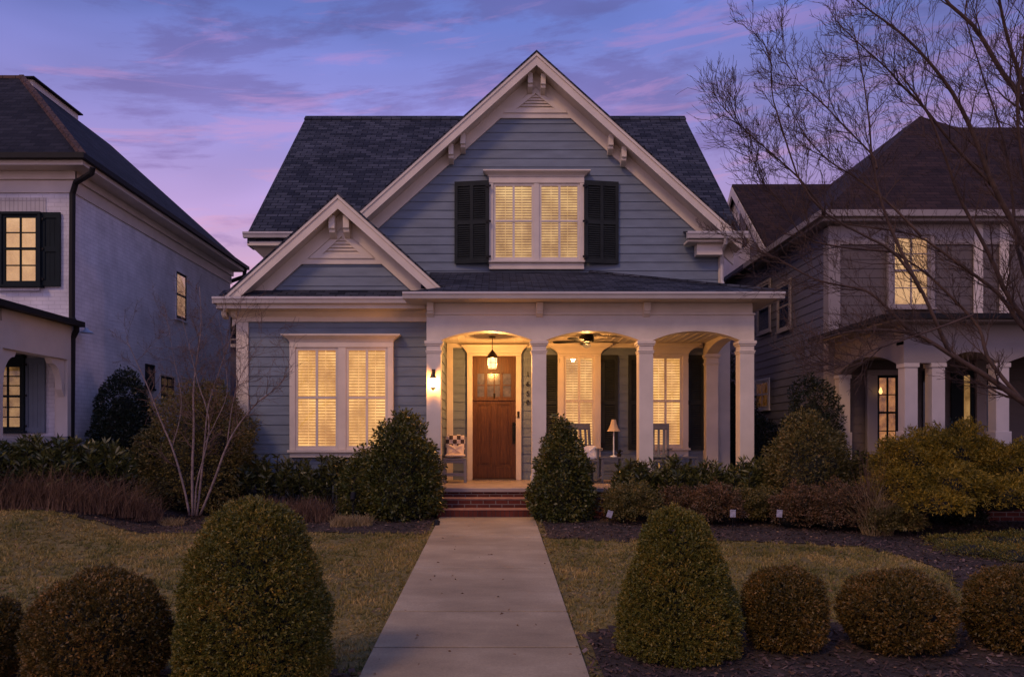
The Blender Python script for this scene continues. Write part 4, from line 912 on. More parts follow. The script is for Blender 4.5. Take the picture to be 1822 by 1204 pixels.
prof_shrub('evergreen_shrub', 'tall dark evergreen seen between the last porch columns', 'shrub', 5.75, 19.5,
           [(.02, .6), (1.0, .75), (2.2, .62), (3.0, .4), (3.45, .05)], 12000, .07, .45, M['dark'], amp=.12, freq=3, depth=.3, seed=12)
prof_shrub('evergreen_shrub', 'small blue green conifer before the neighbour porch columns', 'shrub', wx(1703, 12.6), 12.6,
           [(.02, .35), (.7, .45), (1.1, .36), (1.4, .2), (1.60, .03)], 8000, .06, .3, M['dark'], amp=.16, freq=4, depth=.3, seed=13)
def lobed(name, label, cat, lobes, n, ln, asp, mat, group=None, amp=.12, freq=3, spread=.8, droop=0, seed=0, loc=None):
    """lobes: (x,y,z,rx,ry,rz)"""
    t = thing(name, label, cat, loc or (lobes[0][0], lobes[0][1], gzf(lobes[0][1])), group)
    vol = np.array([l_[3]*l_[5]+l_[4]*l_[5] for l_ in lobes]); vol = vol/vol.sum(); out_ = []; c_ = MB()
    for l_, f_ in zip(lobes, vol):
        k_ = int(n*f_); d = RNG.normal(0, 1, (k_, 3)); d /= np.linalg.norm(d, axis=1)[:, None]; d[:, 2] = np.where(d[:, 2] < -.3, -d[:, 2], d[:, 2])
        rr_ = np.array([1+amp*(mnoise.noise((a*freq+seed, b_*freq+l_[0], e*freq))*1.6+.8*mnoise.noise((a*freq*3, b_*freq*3, e*freq*3+l_[1]))) for a, b_, e in d])-RNG.uniform(0, 1, k_)**1.6*.25
        p = d*rr_[:, None]*np.array(l_[3:6])+np.array(l_[:3]); g0 = gzn(p[:, 1]); ok = p[:, 2] > g0+.01
        out_.append(leaves_at(p[ok], d[ok], ln, asp, droop, spread))
        rings = []
        for i in range(9):
            ph = -math.pi/2+math.pi*(i+.15)/8.3
            rings.append([(l_[0]+l_[3]*.6*math.cos(ph)*math.cos(a), l_[1]+l_[4]*.6*math.cos(ph)*math.sin(a), max(gzf(l_[1])+.005, l_[2]+l_[5]*.6*math.sin(ph))) for a in np.linspace(0, 2*math.pi, 14, endpoint=False)])
        c_.loft(rings)
    npmesh('foliage', np.concatenate(out_), 4, mat, t); c_.build('inner_branches', M['stem'], t)
    return t
def XY(px, y): return (px-CX)/F*y
# golden conifer mass at the right
gl = []
for px, y, top, rx in ((1620, 12.0, 775, .52), (1700, 12.1, 762, .62), (1790, 11.9, 790, .6), (1870, 12.0, 790, .7), (1600, 11.7, 830, .42), (1690, 11.4, 830, .6), (1780, 11.3, 850, .6), (1660, 11.1, 870, .4), (1850, 11.3, 860, .6)):
    zt = wz(top, y); g0 = gzf(y); cz = (zt+g0)/2+.12; gl.append((XY(px, y), y, cz, rx, .55, zt-cz))
lobed('conifer_shrub', 'big spreading golden green shrub at the right edge', 'shrub', gl, 75000, .055, .32, M['gold'], amp=.26, freq=2.4, droop=.2, spread=.7, seed=2)
# reddish low shrubs along the porch bed
k = 0
labs = ['reddish brown low shrub right beside the cone shrub at the steps', 'reddish brown low shrub under the third porch column', 'reddish brown low shrub below the last porch column', 'reddish brown low shrub between the two white bed tags', 'reddish brown low shrub in front of the rounded green shrub', 'reddish brown low shrub before the tan ornamental grass', 'olive brown low shrub at the foot of the golden shrub']
for px, y, top, rx in ((1126, 12.6, 866, .38), (1206, 12.8, 874, .36), (1272, 12.4, 866, .34), (1352, 12.6, 872, .36), (1428, 12.1, 870, .44), (1505, 11.8, 866, .46), (1580, 11.5, 896, .36)):
    zt = wz(top, y); g0 = gzf(y); h_ = (zt-g0)*.52
    lobed('low_shrub', labs[k], 'shrub', [(XY(px, y), y, g0+h_*.9, rx, .42, h_*1.05), (XY(px, y)+rx*.45, y-.12, g0+h_*.75, rx*.6, .30, h_*.8), (XY(px, y)-rx*.5, y-.05, g0+h_*.6, rx*.5, .28, h_*.85)], 17000, .042, .40, M['olive' if k in (0, 3, 6) else 'red'], 'low reddish shrubs along the porch bed', amp=.42, freq=2.6, seed=k*3+1, spread=1.1); k += 1
# laurel clumps: rosettes of long leaves
def laurel(px, y, top, w_, label, n=46, mat='laurel', name='laurel_shrub', llen=.13, group='laurel shrubs against the houses'):
    x = XY(px, y); g0 = gh(x, y); zt = wz(top, y); t = thing(name, label, 'shrub', (x, y, g0), group)
    st_ = MB(); pts = []; nr = []
    for i in range(n):
        a = random.uniform(0, 6.283); rr_ = w_*math.sqrt(random.random()); bx = x+rr_*math.cos(a); by = y+rr_*.6*math.sin(a)
        ht = (zt-g0)*(1-.30*(rr_/w_)**2)*random.uniform(.62, 1.0)
        tx_ = bx+random.gauss(0, .06); ty_ = by+random.gauss(0, .05); st_.tube([(x+(bx-x)*.5, y+(by-y)*.5, g0), (tx_, ty_, g0+ht*.7), (tx_, ty_, g0+ht)], .007, 4)
        for k_ in range(26):
            an = k_*2.4; lv = ht-random.random()**1.5*.28; el = random.uniform(.1, 1.1)
            pts.append((tx_, ty_, g0+lv)); nr.append((math.cos(an)*math.cos(el), math.sin(an)*math.cos(el), math.sin(el)))
    npmesh('foliage', leaves_at(np.array(pts), np.array(nr), llen, .26, 0, .12), 4, M[mat], t); st_.build('stem', M['stem'], t)
for i, (px, y, top, w_, lab) in enumerate([(470, 13.9, 806, .42, 'leafy laurel at the left corner under the double window'), (535, 13.9, 812, .38, 'leafy laurel under the left half of the double window'), (592, 13.9, 808, .38, 'yellowish laurel under the middle of the double window'),
        (1135, 13.3, 812, .42, 'laurel in front of the porch, right of the shaded lamp'), (1205, 13.3, 810, .42, 'laurel below the far rocking chair'), (1262, 13.3, 818, .32, 'small laurel before the rear porch pilaster'), (1335, 13.2, 808, .42, 'laurel at the foot of the last porch column'), (1392, 13.2, 806, .36, 'laurel beside the rounded green shrub'),
        (-12, 11.75, 772, .5, 'laurel at the left edge before the white brick house'), (52, 11.95, 768, .5, 'laurel before the neighbour porch pier'), (118, 12.1, 772, .5, 'laurel under the black downpipe of the white brick house'), (185, 12.4, 782, .5, 'laurel beside the dark domed evergreen'), (1530, 13.4, 800, .45, 'dark laurel before the neighbour porch opening'), (-78, 11.4, 772, .5, 'laurel just outside the left edge of the view'), (-150, 11.3, 774, .5, 'laurel farthest left before the brick house porch')]):
    laurel(px, y, top, w_, lab, n=80 if 8 <= i <= 11 or i > 12 else 64)
# grasses
def grass_clump(px, y, h_, n, spread_, label, mat, name='ornamental_grass', wd=.006, group=None, dist=.12, kind=None):
    x = XY(px, y); g0 = gh(x, y); vv = []
    for i in range(n):
        a = random.uniform(0, 6.283); r_ = dist*math.sqrt(random.random()); b0 = Vector((x+r_*math.cos(a), y+r_*.7*math.sin(a), g0))
        an = random.uniform(0, 6.283); ln_ = h_*random.uniform(.5, 1.1); sp = spread_*random.uniform(.1, 1); d = Vector((math.cos(an), math.sin(an), 0)); s_ = Vector((-math.sin(an), math.cos(an), 0)) if random.random() < .3 else Vector((1, 0, 0))
        prev = b0; w0 = wd
        for k_ in range(3):
            t0, t1 = k_/3, (k_+1)/3
            q = b0+d*(ln_*sp*t1**1.7)+Vector((0, 0, ln_*(t1-.25*sp*t1**2.5))); w1 = wd*(1-t1*.85)
            vv += [prev-s_*w0, prev+s_*w0, q+s_*w1, q-s_*w1]; prev = q; w0 = w1
    o = npmesh(name, np.array([tuple(v_) for v_ in vv]), 4, mat); return tag(o, label, 'grass', group)
grass_clump(1562, 11.4, .92, 280, 1.1, 'tan fountain of ornamental grass left of the golden shrub', M['tan'], wd=.004, dist=.22)
grass_clump(1548, 11.5, 1.25, 60, .35, 'thin upright grass stalks behind the tan ornamental grass', M['dry'], wd=.005)
gl_ = ['dry reddish grass clump at the left edge', 'dry reddish grass clump below the second laurel from the left', 'dry reddish grass clump under the neighbour downpipe', 'dry reddish grass clump before the dark domed evergreen', 'dry reddish grass clump left of the broad shrub', 'short dry clump at the left of the broad shrub foot']
gl_ += ['dry reddish grass clump just outside the left edge of the view', 'dry reddish grass clump farthest left before the brick house porch']
for i, (px, y, h_) in enumerate(((0, 11.5, .62), (55, 11.6, .58), (108, 11.6, .62), (160, 11.75, .6), (208, 12.0, .6), (245, 12.2, .4), (-58, 11.4, .6), (-118, 11.4, .6))):
    grass_clump(px, y, h_*1.08, 380, 1.25, gl_[i], M['dry'], name='dry_grass', wd=.0045, group='dry reddish grasses at the left', dist=.38)
for i, (px, y, h_, lab) in enumerate(((305, 12.3, .16, 'low tan grass tuft left of the pale stems'), (395, 12.4, .16, 'low tan grass tuft right of the pale stems'), (610, 12.2, .22, 'low tan grass tuft below the leafy shrub under the window'), (640, 12.3, .2, 'low tan grass tuft left of the cone shrub by the steps'))):
    grass_clump(px, y, h_, 260, 1.1, lab, M['tan'], name='grass_tuft', wd=.005, group='low tan grass tufts in the left bed', dist=.2)
for i, (px, y) in enumerate(((450, 12.7), (505, 12.6), (560, 12.7))):
    grass_clump(px, y, .45, 300, .9, ('brown twiggy clump right of the pale stems', 'brown twiggy clump below the left laurel pair', 'brown twiggy clump below the yellowish laurel')[i], M['dry'], name='twiggy_clump', wd=.005, group='brown twiggy clumps under the window', dist=.28)
lobed('ground_cover', 'low mat of golden green ground cover at the right edge', 'plant', [(XY(1740, 10.0), 10.0, gzf(10)+.03, .55, .5, .13), (XY(1830, 9.6), 9.6, gzf(9.6)+.03, .6, .6, .14), (XY(1800, 10.6), 10.6, gzf(10.6)+.03, .7, .5, .14), (XY(1690, 10.7), 10.7, gzf(10.7)+.03, .35, .3, .1)], 12000, .03, .4, M['box'], amp=.3)
# fallen leaves heap right of the steps
t = []; 
for i in range(260): t.append((XY(1052, 13.2)+random.gauss(0, .2), 13.2+random.gauss(0, .12), .03+abs(random.gauss(0, .06))))
tag(npmesh('fallen_leaves', leaves_at(np.array(t), np.tile([0, 0, .3], (260, 1)), .08, .6, 0, 1.0), 4, leafmat('russet_leaf', [(0, (.10,.03,.015)), (.6, (.26,.08,.035)), (1, (.35,.14,.06))], .6, .2)), 'russet dead leaves heaped under the cone shrub right of the steps', 'leaves', kind='stuff')

# ================================================================ bare trees
def grow(mb, p, d, ln_, r0, lvl, up, seg=5, wob=.16, kids=(5, 5, 4), ang=(30, 60), n=4, ratio=.55):
    pts = [Vector(p)]; dd = Vector(d).normalized(); step = ln_/seg
    for i in range(seg):
        dd = (dd+Vector((random.gauss(0, wob), random.gauss(0, wob), random.gauss(0, wob)))+Vector(up)*.10).normalized(); pts.append(pts[-1]+dd*step)
    rads = [max(.0019, r0*(1-.8*i/seg)) for i in range(seg+1)]
    mb.tube(pts, rads, n if lvl > 0 else 3)
    if lvl > 0: spawn(mb, pts, rads, lvl-1, up, kids, ang, ratio, ln_, wob)
def spawn(mb, pts, rads, lvl, up, kids, ang, ratio, ln_, wob, start=.15, taper=0):
    n = kids[min(lvl, len(kids)-1)]
    for k_ in range(n):
        t_ = start+(1-start)*(k_+random.random())/n; f_ = t_*(len(pts)-1); i = min(int(f_), len(pts)-2); q = pts[i].lerp(pts[i+1], f_-i); tg = (pts[i+1]-pts[i]).normalized()
        ax = tg.cross(Vector((random.gauss(0, 1), random.gauss(0, 1), random.gauss(0, 1)))).normalized(); nd = Matrix.Rotation(math.radians(random.uniform(*ang)), 3, ax) @ tg
        r_ = rads[i]*.6
        grow(mb, q, nd, ln_*ratio*random.uniform(.6, 1.25)*(1-taper*t_), r_, lvl, up, seg=4, wob=wob, kids=kids, ang=ang, ratio=ratio)
def resample(pts, n):
    pts = [Vector(p) for p in pts]; out_ = []
    for i in range(n+1):
        f_ = i/n*(len(pts)-1); k_ = min(int(f_), len(pts)-2); t_ = f_-k_
        p0_, p1_, p2_, p3_ = pts[max(k_-1, 0)], pts[k_], pts[k_+1], pts[min(k_+2, len(pts)-1)]
        out_.append(.5*((2*p1_)+(p2_-p0_)*t_+(2*p0_-5*p1_+4*p2_-p3_)*t_*t_+(3*p1_-p0_-3*p2_+p3_)*t_**3))
    return out_
# small many stemmed tree
random.seed(21)
tb = P(345, 914, 12.7); ct = thing('bare_tree', 'small leafless tree with many pale stems in the left bed', 'tree', (tb.x, tb.y, gzf(12.7)))
tr = MB(); cr = MB()
stems = [([(337, 916), (328, 870), (308, 800), (285, 745), (266, 695), (246, 650), (226, 606)], -.15, .026), ([(343, 917), (342, 840), (345, 760), (344, 700), (350, 640), (358, 580), (355, 510)], .1, .030),
         ([(350, 917), (358, 850), (364, 790), (371, 720), (392, 655), (414, 590), (428, 545)], .35, .024), ([(356, 916), (379, 860), (404, 792), (430, 748), (462, 712), (492, 690), (520, 650)], -.25, .026), ([(347, 915), (350, 860), (366, 800), (372, 745), (352, 680), (338, 620), (322, 560)], -.35, .018),
         ([(306, 796), (320, 745), (322, 700), (310, 640), (296, 560)], -.2, .012), ([(404, 792), (412, 730), (424, 680), (444, 640), (470, 600)], -.1, .013), ([(364, 790), (384, 750), (404, 700), (400, 640), (388, 560)], .2, .012)]
for pts, dy, r0 in stems:
    n = len(pts); pp = resample([P(a, b_, 12.7+dy*i/n) for i, (a, b_) in enumerate(pts)], 14); rads = [.82*r0*(1-.80*i/14) for i in range(15)]
    tr.tube(pp, rads, 7); spawn(cr, pp, rads, 2, (0, 0, .6), (4, 5, 13), (24, 60), .55, .85, .16, .25)
tr.build('trunk', M['bark_pale'], ct, smooth=True); cr.build('crown', M['bark_brown'], ct)
# big tree at the right
random.seed(5)
TY = 9.3; bx = P(2010, 1010, TY); bt = thing('bare_tree', 'big leafless tree reaching in from the right edge', 'tree', (bx.x, TY, gzf(TY)))
tr = MB(); cr = MB()
tk = resample([(bx.x+.15, TY, gzf(TY)-.05), (bx.x-.05, TY, gzf(TY)+.5), P(1975, 800, TY), P(1940, 700, TY), P(1905, 600, TY)], 12); tr.tube(tk, [.20-.0075*i for i in range(13)], 12)
limbs = [([(1975, 820), (1900, 765), (1822, 716), (1760, 672), (1690, 630), (1635, 597), (1570, 587), (1500, 592), (1440, 612)], .0, .075, .009),
    ([(1950, 700), (1880, 630), (1822, 585), (1782, 528), (1735, 490), (1690, 458), (1635, 421), (1570, 408), (1480, 395)], .3, .050, .008),
    ([(1940, 690), (1860, 610), (1796, 531), (1763, 458), (1709, 355), (1683, 282), (1650, 200), (1600, 130)], -.4, .050, .008),
    ([(1690, 630), (1660, 560), (1630, 500), (1588, 447), (1540, 420), (1470, 380), (1423, 322), (1393, 233), (1373, 166), (1372, 110), (1356, 70)], -.3, .030, .005),
    ([(1905, 600), (1880, 440), (1850, 300), (1822, 186), (1781, 126), (1735, 50), (1682, 0), (1650, -60)], .2, .072, .015),
    ([(1905, 600), (1870, 400), (1845, 250), (1822, 156), (1795, 76), (1778, 0), (1765, -80)], -.6, .050, .012),
    ([(1900, 620), (1830, 450), (1768, 332), (1732, 239), (1695, 166), (1649, 106), (1599, 56), (1549, 20), (1500, -20)], -.1, .055, .007),
    ([(1768, 332), (1700, 262), (1642, 189), (1602, 150), (1582, 126), (1542, 90), (1502, 53)], -.4, .028, .006),
    ([(1640, 520), (1600, 440), (1569, 362), (1552, 282), (1546, 213), (1532, 116), (1515, 40)], .3, .030, .006),
    ([(1560, 300), (1552, 276), (1505, 228), (1463, 183), (1416, 140), (1390, 90)], .1, .018, .004),
    ([(1470, 380), (1423, 319), (1360, 262), (1318, 225), (1292, 196)], -.5, .018, .004),
    ([(1640, 421), (1580, 360), (1522, 316), (1479, 289), (1436, 246), (1400, 180)], .5, .022, .005),
    ([(1620, 590), (1560, 530), (1526, 513), (1453, 498), (1380, 458), (1336, 443), (1300, 420)], .1, .028, .005),
    ([(1822, 716), (1760, 640), (1740, 580), (1680, 516), (1640, 480), (1588, 447)], .6, .034, .012),
    ([(1900, 640), (1850, 560), (1810, 440), (1800, 330), (1780, 230), (1750, 140), (1720, 40)], .5, .040, .008),
    ([(1900, 640), (1870, 520), (1840, 400), (1822, 300), (1810, 200), (1822, 80), (1830, -20)], -.9, .040, .010),
    ([(1732, 560), (1650, 590), (1560, 620), (1500, 650), (1450, 640)], -.5, .020, .004),
    ([(1588, 447), (1500, 440), (1430, 420), (1390, 360), (1352, 320), (1330, 270)], -.1, .018, .004)]
for pts, dy, r0, r1 in limbs:
    n = len(pts); pp = resample([P(a, b_, TY+dy*i/n*1.6) for i, (a, b_) in enumerate(pts)], 18); rads = [(r0+(r1-r0)*(i/18)**.7)*.80 for i in range(19)]
    tr.tube(pp, rads, 8)
    spawn(cr, pp, [max(.010, x_*.7) for x_ in rads], 3, (-.08, 0, .85), (2, 4, 5, 16), (20, 48), .60, 1.12, .10, .18, .45)
tr.build('trunk', M['bark_dark'], bt, smooth=True); cr.build('crown', M['bark_dark'], bt)

# ================================================================ small things in the beds
def tagstake(px, py, y, label, tilt=0):
    x = XY(px, y); z = wz(py, y); t = thing('plant_tag', label, 'garden tag', (x, y, gzf(y)), 'white tags in the right bed')
    m = Matrix.Translation((x, y, z)) @ Matrix.Rotation(tilt, 4, 'Y')
    a = MB(m); a.box(-.042, .042, -.004, .004, -.055, .055); a.box(-.042, .042, -.009, -.0045, .04, .055); a.build('plate', plain('weathered_white_tag', (.34,.33,.38), .5, .25, 30, .2), t, bevel=.004)
    a = MB(); a.tube([(x, y+.006, gzf(y)), (x, y+.006, z-.02)], .005, 5); a.build('stake', M['metal'], t)
tagstake(1304, 913, 11.7, 'upright white tag in the middle of the reddish shrubs'); tagstake(1387, 913, 11.75, 'white tag rightmost of three, by the rounded shrub row', .06); tagstake(1085, 914, 12.3, 'tilted white tag beside the cone shrub right of the steps', .3)
def spot(px, py, y, label):
    x = XY(px, y); z = wz(py, y); t = thing('spotlight', label, 'garden light', (x, y, gzf(y)), 'black garden spotlights')
    a = MB(Matrix.Translation((x, y, z)) @ Matrix.Rotation(math.radians(-50), 4, 'X')); a.lathe(0, 0, [(-.07, .03), (-.05, .042), (.05, .045), (.075, .05), (.076, .044), (.06, .04)], 14); a.build('head', M['metal'], t)
    a = MB(); a.tube([(x, y, gzf(y)), (x, y, z)], .012, 6); a.build('stake', M['metal'], t)
spot(777, 934, 12.2, 'small black spotlight at the left edge of the path by the steps'); spot(628, 884, 12.7, 'small black spotlight below the leafy shrub under the window')
# ================================================================ LEFT NEIGHBOUR (white painted brick)
lh = thing('brick_house', 'white painted brick two storey house with dark hip roof at the left', 'house', (-12, 15, 0))
LX, LY0, LY1 = -7.44, 14.0, 22.3
LE = R(4.8)    # eave height
a = MB(); a.box(-22, LX, LY0, LY1, -.2, R(4.75)); a.build('wall', M['wbrick'], lh)
a = MB(); a.box(-22, LX+.03, LY0-.03, LY0-.001, R(4.30), R(4.70)); a.box(LX+.001, LX+.03, LY0-.0305, LY1+.02, R(4.30), R(4.70)); a.box(-22, LX+.08, LY0-.08, LY0-.031, R(4.52), R(4.70)); a.box(LX+.031, LX+.08, LY0-.079, LY1+.05, R(4.52), R(4.70)); a.build('frieze', M['wtrim'], lh)
a = MB(); a.box(-22, -7.06, 13.6, LY0-.001, R(4.66), R(4.78)); a.box(LX+.001, -7.06, LY0, 22.45, R(4.66), R(4.78)); a.build('soffit', M['wtrim'], lh)
ex, ey, fy = -7.035, 13.58, 22.5; t_ = 2.61; rz_ = R(7.32)
rf = MB(); zE = R(4.80)
rf.slab([(-23, ey, zE), (ex, ey, zE), (ex-t_, ey+t_, rz_), (-23, ey+t_, rz_)], .05)
rf.slab([(ex, ey, zE), (ex, fy, zE), (ex-t_, fy-t_, rz_), (ex-t_, ey+t_, rz_)], .05)
rf.slab([(ex, fy, zE), (-23, fy, zE), (-23, fy-t_, rz_), (ex-t_, fy-t_, rz_)], .05)
rf.slab([(-23, ey+t_, rz_), (ex-t_, ey+t_, rz_), (ex-t_, fy-t_, rz_), (-23, fy-t_, rz_)], .05)
lroof = rf.build('roof', M['lroof'], lh)
a = MB(); a.tube([(ex, ey, zE), (ex-t_, ey+t_, rz_)], .07, 5); a.tube([(ex-t_, ey+t_, rz_), (-23, ey+t_, rz_)], .05, 5); a.build('ridge_cap', M['lridge'], lroof)
a = MB(); a.box(-22, -9.66, 16.6, 18.40, R(7.20), R(7.465)); dm = a.build('roof_deck', M['wtrim'], lroof)
a = MB(); a.box(-22, -9.58, 16.5, 18.47, R(7.466), R(7.495)); a.build('deck_roof', M['lroof'], dm) if False else a.build('deck_cap', M['lroof'], lroof)
a = MB(); a.box(-22, -6.98, 13.47, 13.59, R(4.74), R(4.83)); a.box(-7.07, -6.98, 13.591, 22.55, R(4.74), R(4.83)); a.build('gutter', M['metal'], lh)
a = MB(); a.tube([P(165, 298, 13.62), P(163, 308, 13.64), P(135, 325, 13.9), P(129, 345, 13.94), P(128, 500, 13.94), P(128, 565, 13.94), P(136, 578, 13.94), P(136, 588, 13.94), P(129, 602, 13.94), P(128, 700, 13.94), P(126, 880, 13.94)], .05, 8); a.build('downspout', M['metal'], lh)
a = MB(); a.tube([P(436, 480, 22.4), P(434, 492, 22.35), P(412, 500, 22.5)], .06, 8); a.build('downspout', M['metal'], lh)
vx = MB(); v0 = P(285, 352, 20.2); vx.lathe(v0.x, v0.y, [(v0.z-.6, .05), (v0.z+.1, .05)], 8); vx.build('vent_pipe', M['gutter'], lroof)
def frontwin(parent, y, pxs, pys, cols, rows, label, mat=M['curtain'], rot=0, x=None, trim=M['metal']):
    pass
sash_window(lh, TM(0, LY0-.0), [(wx(9, LY0), wx(72, LY0))], wz(504, LY0), wz(384, LY0), M['lshutter'], M['curtain'], M['curtain'], cols=2, rows=4, head=.05, casing=.05, bars=.014, slats=False, label='upper front window with curtain and black frame')
shutter(lh, TM(wx(72, LY0)+.04, LY0-.02), .33, wz(510, LY0), wz(379, LY0), 1, 2, M['lshutter'], 0, True)
a = MB(); a.box(wx(-2, LY0), wx(73, LY0), LY0-.06, LY0-.001, wz(518, LY0), wz(511, LY0)); a.build('brick_sill', M['wbrick'], lh)
a = MB(); a.box(wx(0, LY0), wx(82, LY0), LY0-.012, LY0-.001, wz(378, LY0), wz(352, LY0)); a.build('lintel', bricky('white_soldier_brick', (.54,.51,.51), (.46,.43,.44), (.36,.33,.34), .075, .5, .006, 2.5, .7, .012, off=0, blotch=.12), lh)
ms_ = TM(LX, 0, 0, math.pi/2) @ Matrix.Diagonal((1, .35, 1, 1))
def sidewin(px0, px1, py0, py1, label, mat, rows=4, cols=1, trim=M['lshutter']):
    ya = LX*F/(px0-CX); yb_ = LX*F/(px1-CX); ym = (ya+yb_)/2
    return sash_window(lh, ms_, [(ya, yb_)], wz(py1, yb_), wz(py0, ya), trim, mat, mat, cols=cols, rows=rows, head=.04, casing=.035, slats=False, bars=.012, label=label, frame_mat=M['lshutter'])
sidewin(312, 330, 482, 569, 'narrow lit upper window in the white brick side wall', M['sidewin'], 2, 1, M['wbrick'])
sidewin(259, 272, 650, 688, 'small dark low window in the white brick side wall', M['darkglass'])
sidewin(284, 308, 668, 706, 'low window glowing dimly in the white brick side wall', M['dimroom'], 2, 2, M['wtrim'])
# barn lamp
a = MB(); q = P(143, 585, 13.9); a.tube([(LX, 14.15, q.z+.06), (LX+.1, 14.15, q.z+.10), (LX+.16, 14.15, q.z+.03)], .012, 6); a.lathe(LX+.16, 14.15, [(q.z-.04, .12), (q.z-.02, .10), (q.z+.02, .04), (q.z+.05, .02)], 14); tag(a.build('wall_lamp', plain('pale_blue_enamel', (.30,.38,.50), .4, .1, 8, .05)), 'unlit pale barn lamp on the corner of the white brick house', 'lamp')
# porch of left neighbour: projects towards the street; its right side faces us
PX0 = -7.42
a = MB()
a.box(-15, PX0-.0, 11.75, 11.95, R(1.35), R(1.75)); a.box(PX0-.22, PX0, 11.951, LY0-.001, R(1.35), R(1.95)); a.box(-15, PX0+.02, 11.70, 11.749, R(1.75), R(1.95)); a.build('porch_beam', M['wtrim'], lh)
a = MB(); a.box(PX0-.2, PX0, LY0-.22, LY0-.002, -.1, R(1.349)); a.box(PX0-.235, PX0-.201, LY0-.2, LY0-.002, -.1, R(1.349)); a.build('porch_column', M['wtrim'], lh, bevel=.006)
a = MB(); a.box(PX0-.22, PX0, 11.76, 11.98, R(.02), R(1.349)); a.box(PX0-.30, PX0+.03, 11.70, 12.04, -.2, R(.019)); a.build('porch_column', M['wtrim'], lh, bevel=.006)
def corbel(y0, sgn):
    pts = [(y0, R(1.348)), (y0+sgn*.42, R(1.348))]
    for i in range(9): an = math.pi/2*i/8; pts.append((y0+sgn*(.36-.28*math.sin(an)), R(1.25)-.42*(1-math.cos(an))))
    pts += [(y0, R(.70))]
    mm = MB(); mm.prismx(pts, PX0-.16, PX0-.05); mm.build('corbel', M['wtrim'], lh)
corbel(LY0-.23, -1); corbel(11.985, 1)
a = MB(); a.slab([(-15, 11.5, R(1.97)), (PX0+.15, 11.5, R(1.97)), (PX0+.15, LY0-.001, R(2.02)), (-15, LY0-.001, R(2.6))], .05); a.build('roof', M['lroof'], lh, 'low dark porch roof of the white brick house')
a = MB(); a.box(PX0+.10, PX0+.22, 11.45, LY0-.05, R(1.93), R(2.02)); a.box(-15, PX0+.22, 11.38, 11.49, R(1.88), R(1.98)); a.build('gutter', M['metal'], lh)
a = MB(); a.box(-15, PX0, 11.7, LY0-.001, -.2, R(.02)-.0); a.build('porch_floor', M['wtrim'], lh)
sash_window(lh, TM(0, LY0-.0), [(wx(-30, LY0), wx(44, LY0))], wz(762, LY0), wz(648, LY0), M['lshutter'], M['curtain'], M['dimroom'], cols=3, rows=6, head=.16, casing=.04, bars=.014, slats=False, label='tall black framed porch window, dimly lit, in the white brick front')
shutter(lh, TM(wx(46, LY0), LY0-.02), .36, wz(770, LY0), wz(637, LY0), 1, 1, M['bshutter'], 0, True)
# rear outbuilding behind the gap
gh = thing('outbuilding', 'blue grey outbuilding glimpsed between the brick house and the grey house', 'building', (-7, 26, 0))
a = MB(); a.box(-9.5, -4.5, 25, 30, 0, R(3.3)); a.build('wall', M['rsiding_blue'], gh)
a = MB(); a.prism([(-9.7, R(3.2)), (-4.3, R(3.2)), (-7.0, R(4.6))], 24.8, 30.2); a.build('roof', M['lroof'], gh)
sash_window(gh, TM(0, 25), [(-8.35, -7.75)], R(2.9), R(3.25)+.0, M['wtrim'], M['darkglass'], M['darkglass'], slats=False, casing=.06)
tw_ = MB(); tw_.box(wx(394, 22.0), wx(402, 22.0), 0, 0, 0, 0)
# ================================================================ RIGHT NEIGHBOUR
rh = thing('taupe_house', 'taupe sided house with brown hip roofs behind the big bare tree', 'house', (10, 17, 0))
RX, RY = 6.50, 15.5
a = MB(); a.box(RX, 18, RY, 26, -.2, R(4.2)); a.build('wall', M['rsiding'], rh)
s = MB(); siding(s, [(RX+.2, 0), (18, 0), (18, R(4.0)), (RX+.2, R(4.0))], RY, .178, .012); s.build('siding', M['rsiding'], rh)
s = MB(TM(RX, 0, 0, -math.pi/2)); siding(s, [(-26, 0), (-RY-.2, 0), (-RY-.2, R(4.2)), (-26, R(4.2))], 0, .178, .012); s.build('siding', M['rsiding_blue'], rh)
a = MB(); a.box(RX-.03, RX+.2, RY-.04, RY+.2, -.1, R(4.1)); a.build('corner_board', M['rtrim'], rh)
a = MB(); a.box(RX+.2, 18, RY-.05, RY-.001, R(3.75), R(4.14)); a.box(6.26, 18, 15.2, RY-.002, R(4.14), R(4.25)); a.box(6.26, RX, RY, 19.7, R(4.14), R(4.25)); a.build('frieze', M['rtrim'], rh)
t_ = 3.97; X0, Y0 = 6.26, 15.2; ez, az_ = R(4.30), R(4.30)+.866*3.97
rf = MB(); ap = (X0+t_, Y0+t_, az_)
rf.slab([(X0, Y0, ez), (X0+2*t_, Y0, ez), ap], .06); rf.slab([(X0, Y0, ez), ap, (X0+t_, 27, az_), (X0, 27, ez)], .06); rf.slab([(X0+2*t_, Y0, ez), (X0+2*t_, 27, ez), (X0+t_, 27, az_), ap], .06)
rf.slab([(X0+2*t_-.3, Y0, ez), (24, Y0, ez), (24, Y0+3.4, ez+.866*3.4), (X0+t_+.5, Y0+3.4, ez+.866*3.4)], .06)
rf.slab([(24, Y0+6.8, ez), (X0+2*t_-.3, Y0+6.8, ez), (X0+t_+.5, Y0+3.4, ez+.866*3.4), (24, Y0+3.4, ez+.866*3.4)], .06)
rr_ = rf.build('roof', M['rroof'], rh, 'brown pyramid roof behind the bare tree')
a = MB(); a.box(6.18, 18, 15.08, 15.2, R(4.2), R(4.32)); a.box(6.16, 6.26, 15.08, 19.8, R(4.2), R(4.32)); a.build('gutter', M['rtrim'], rh)
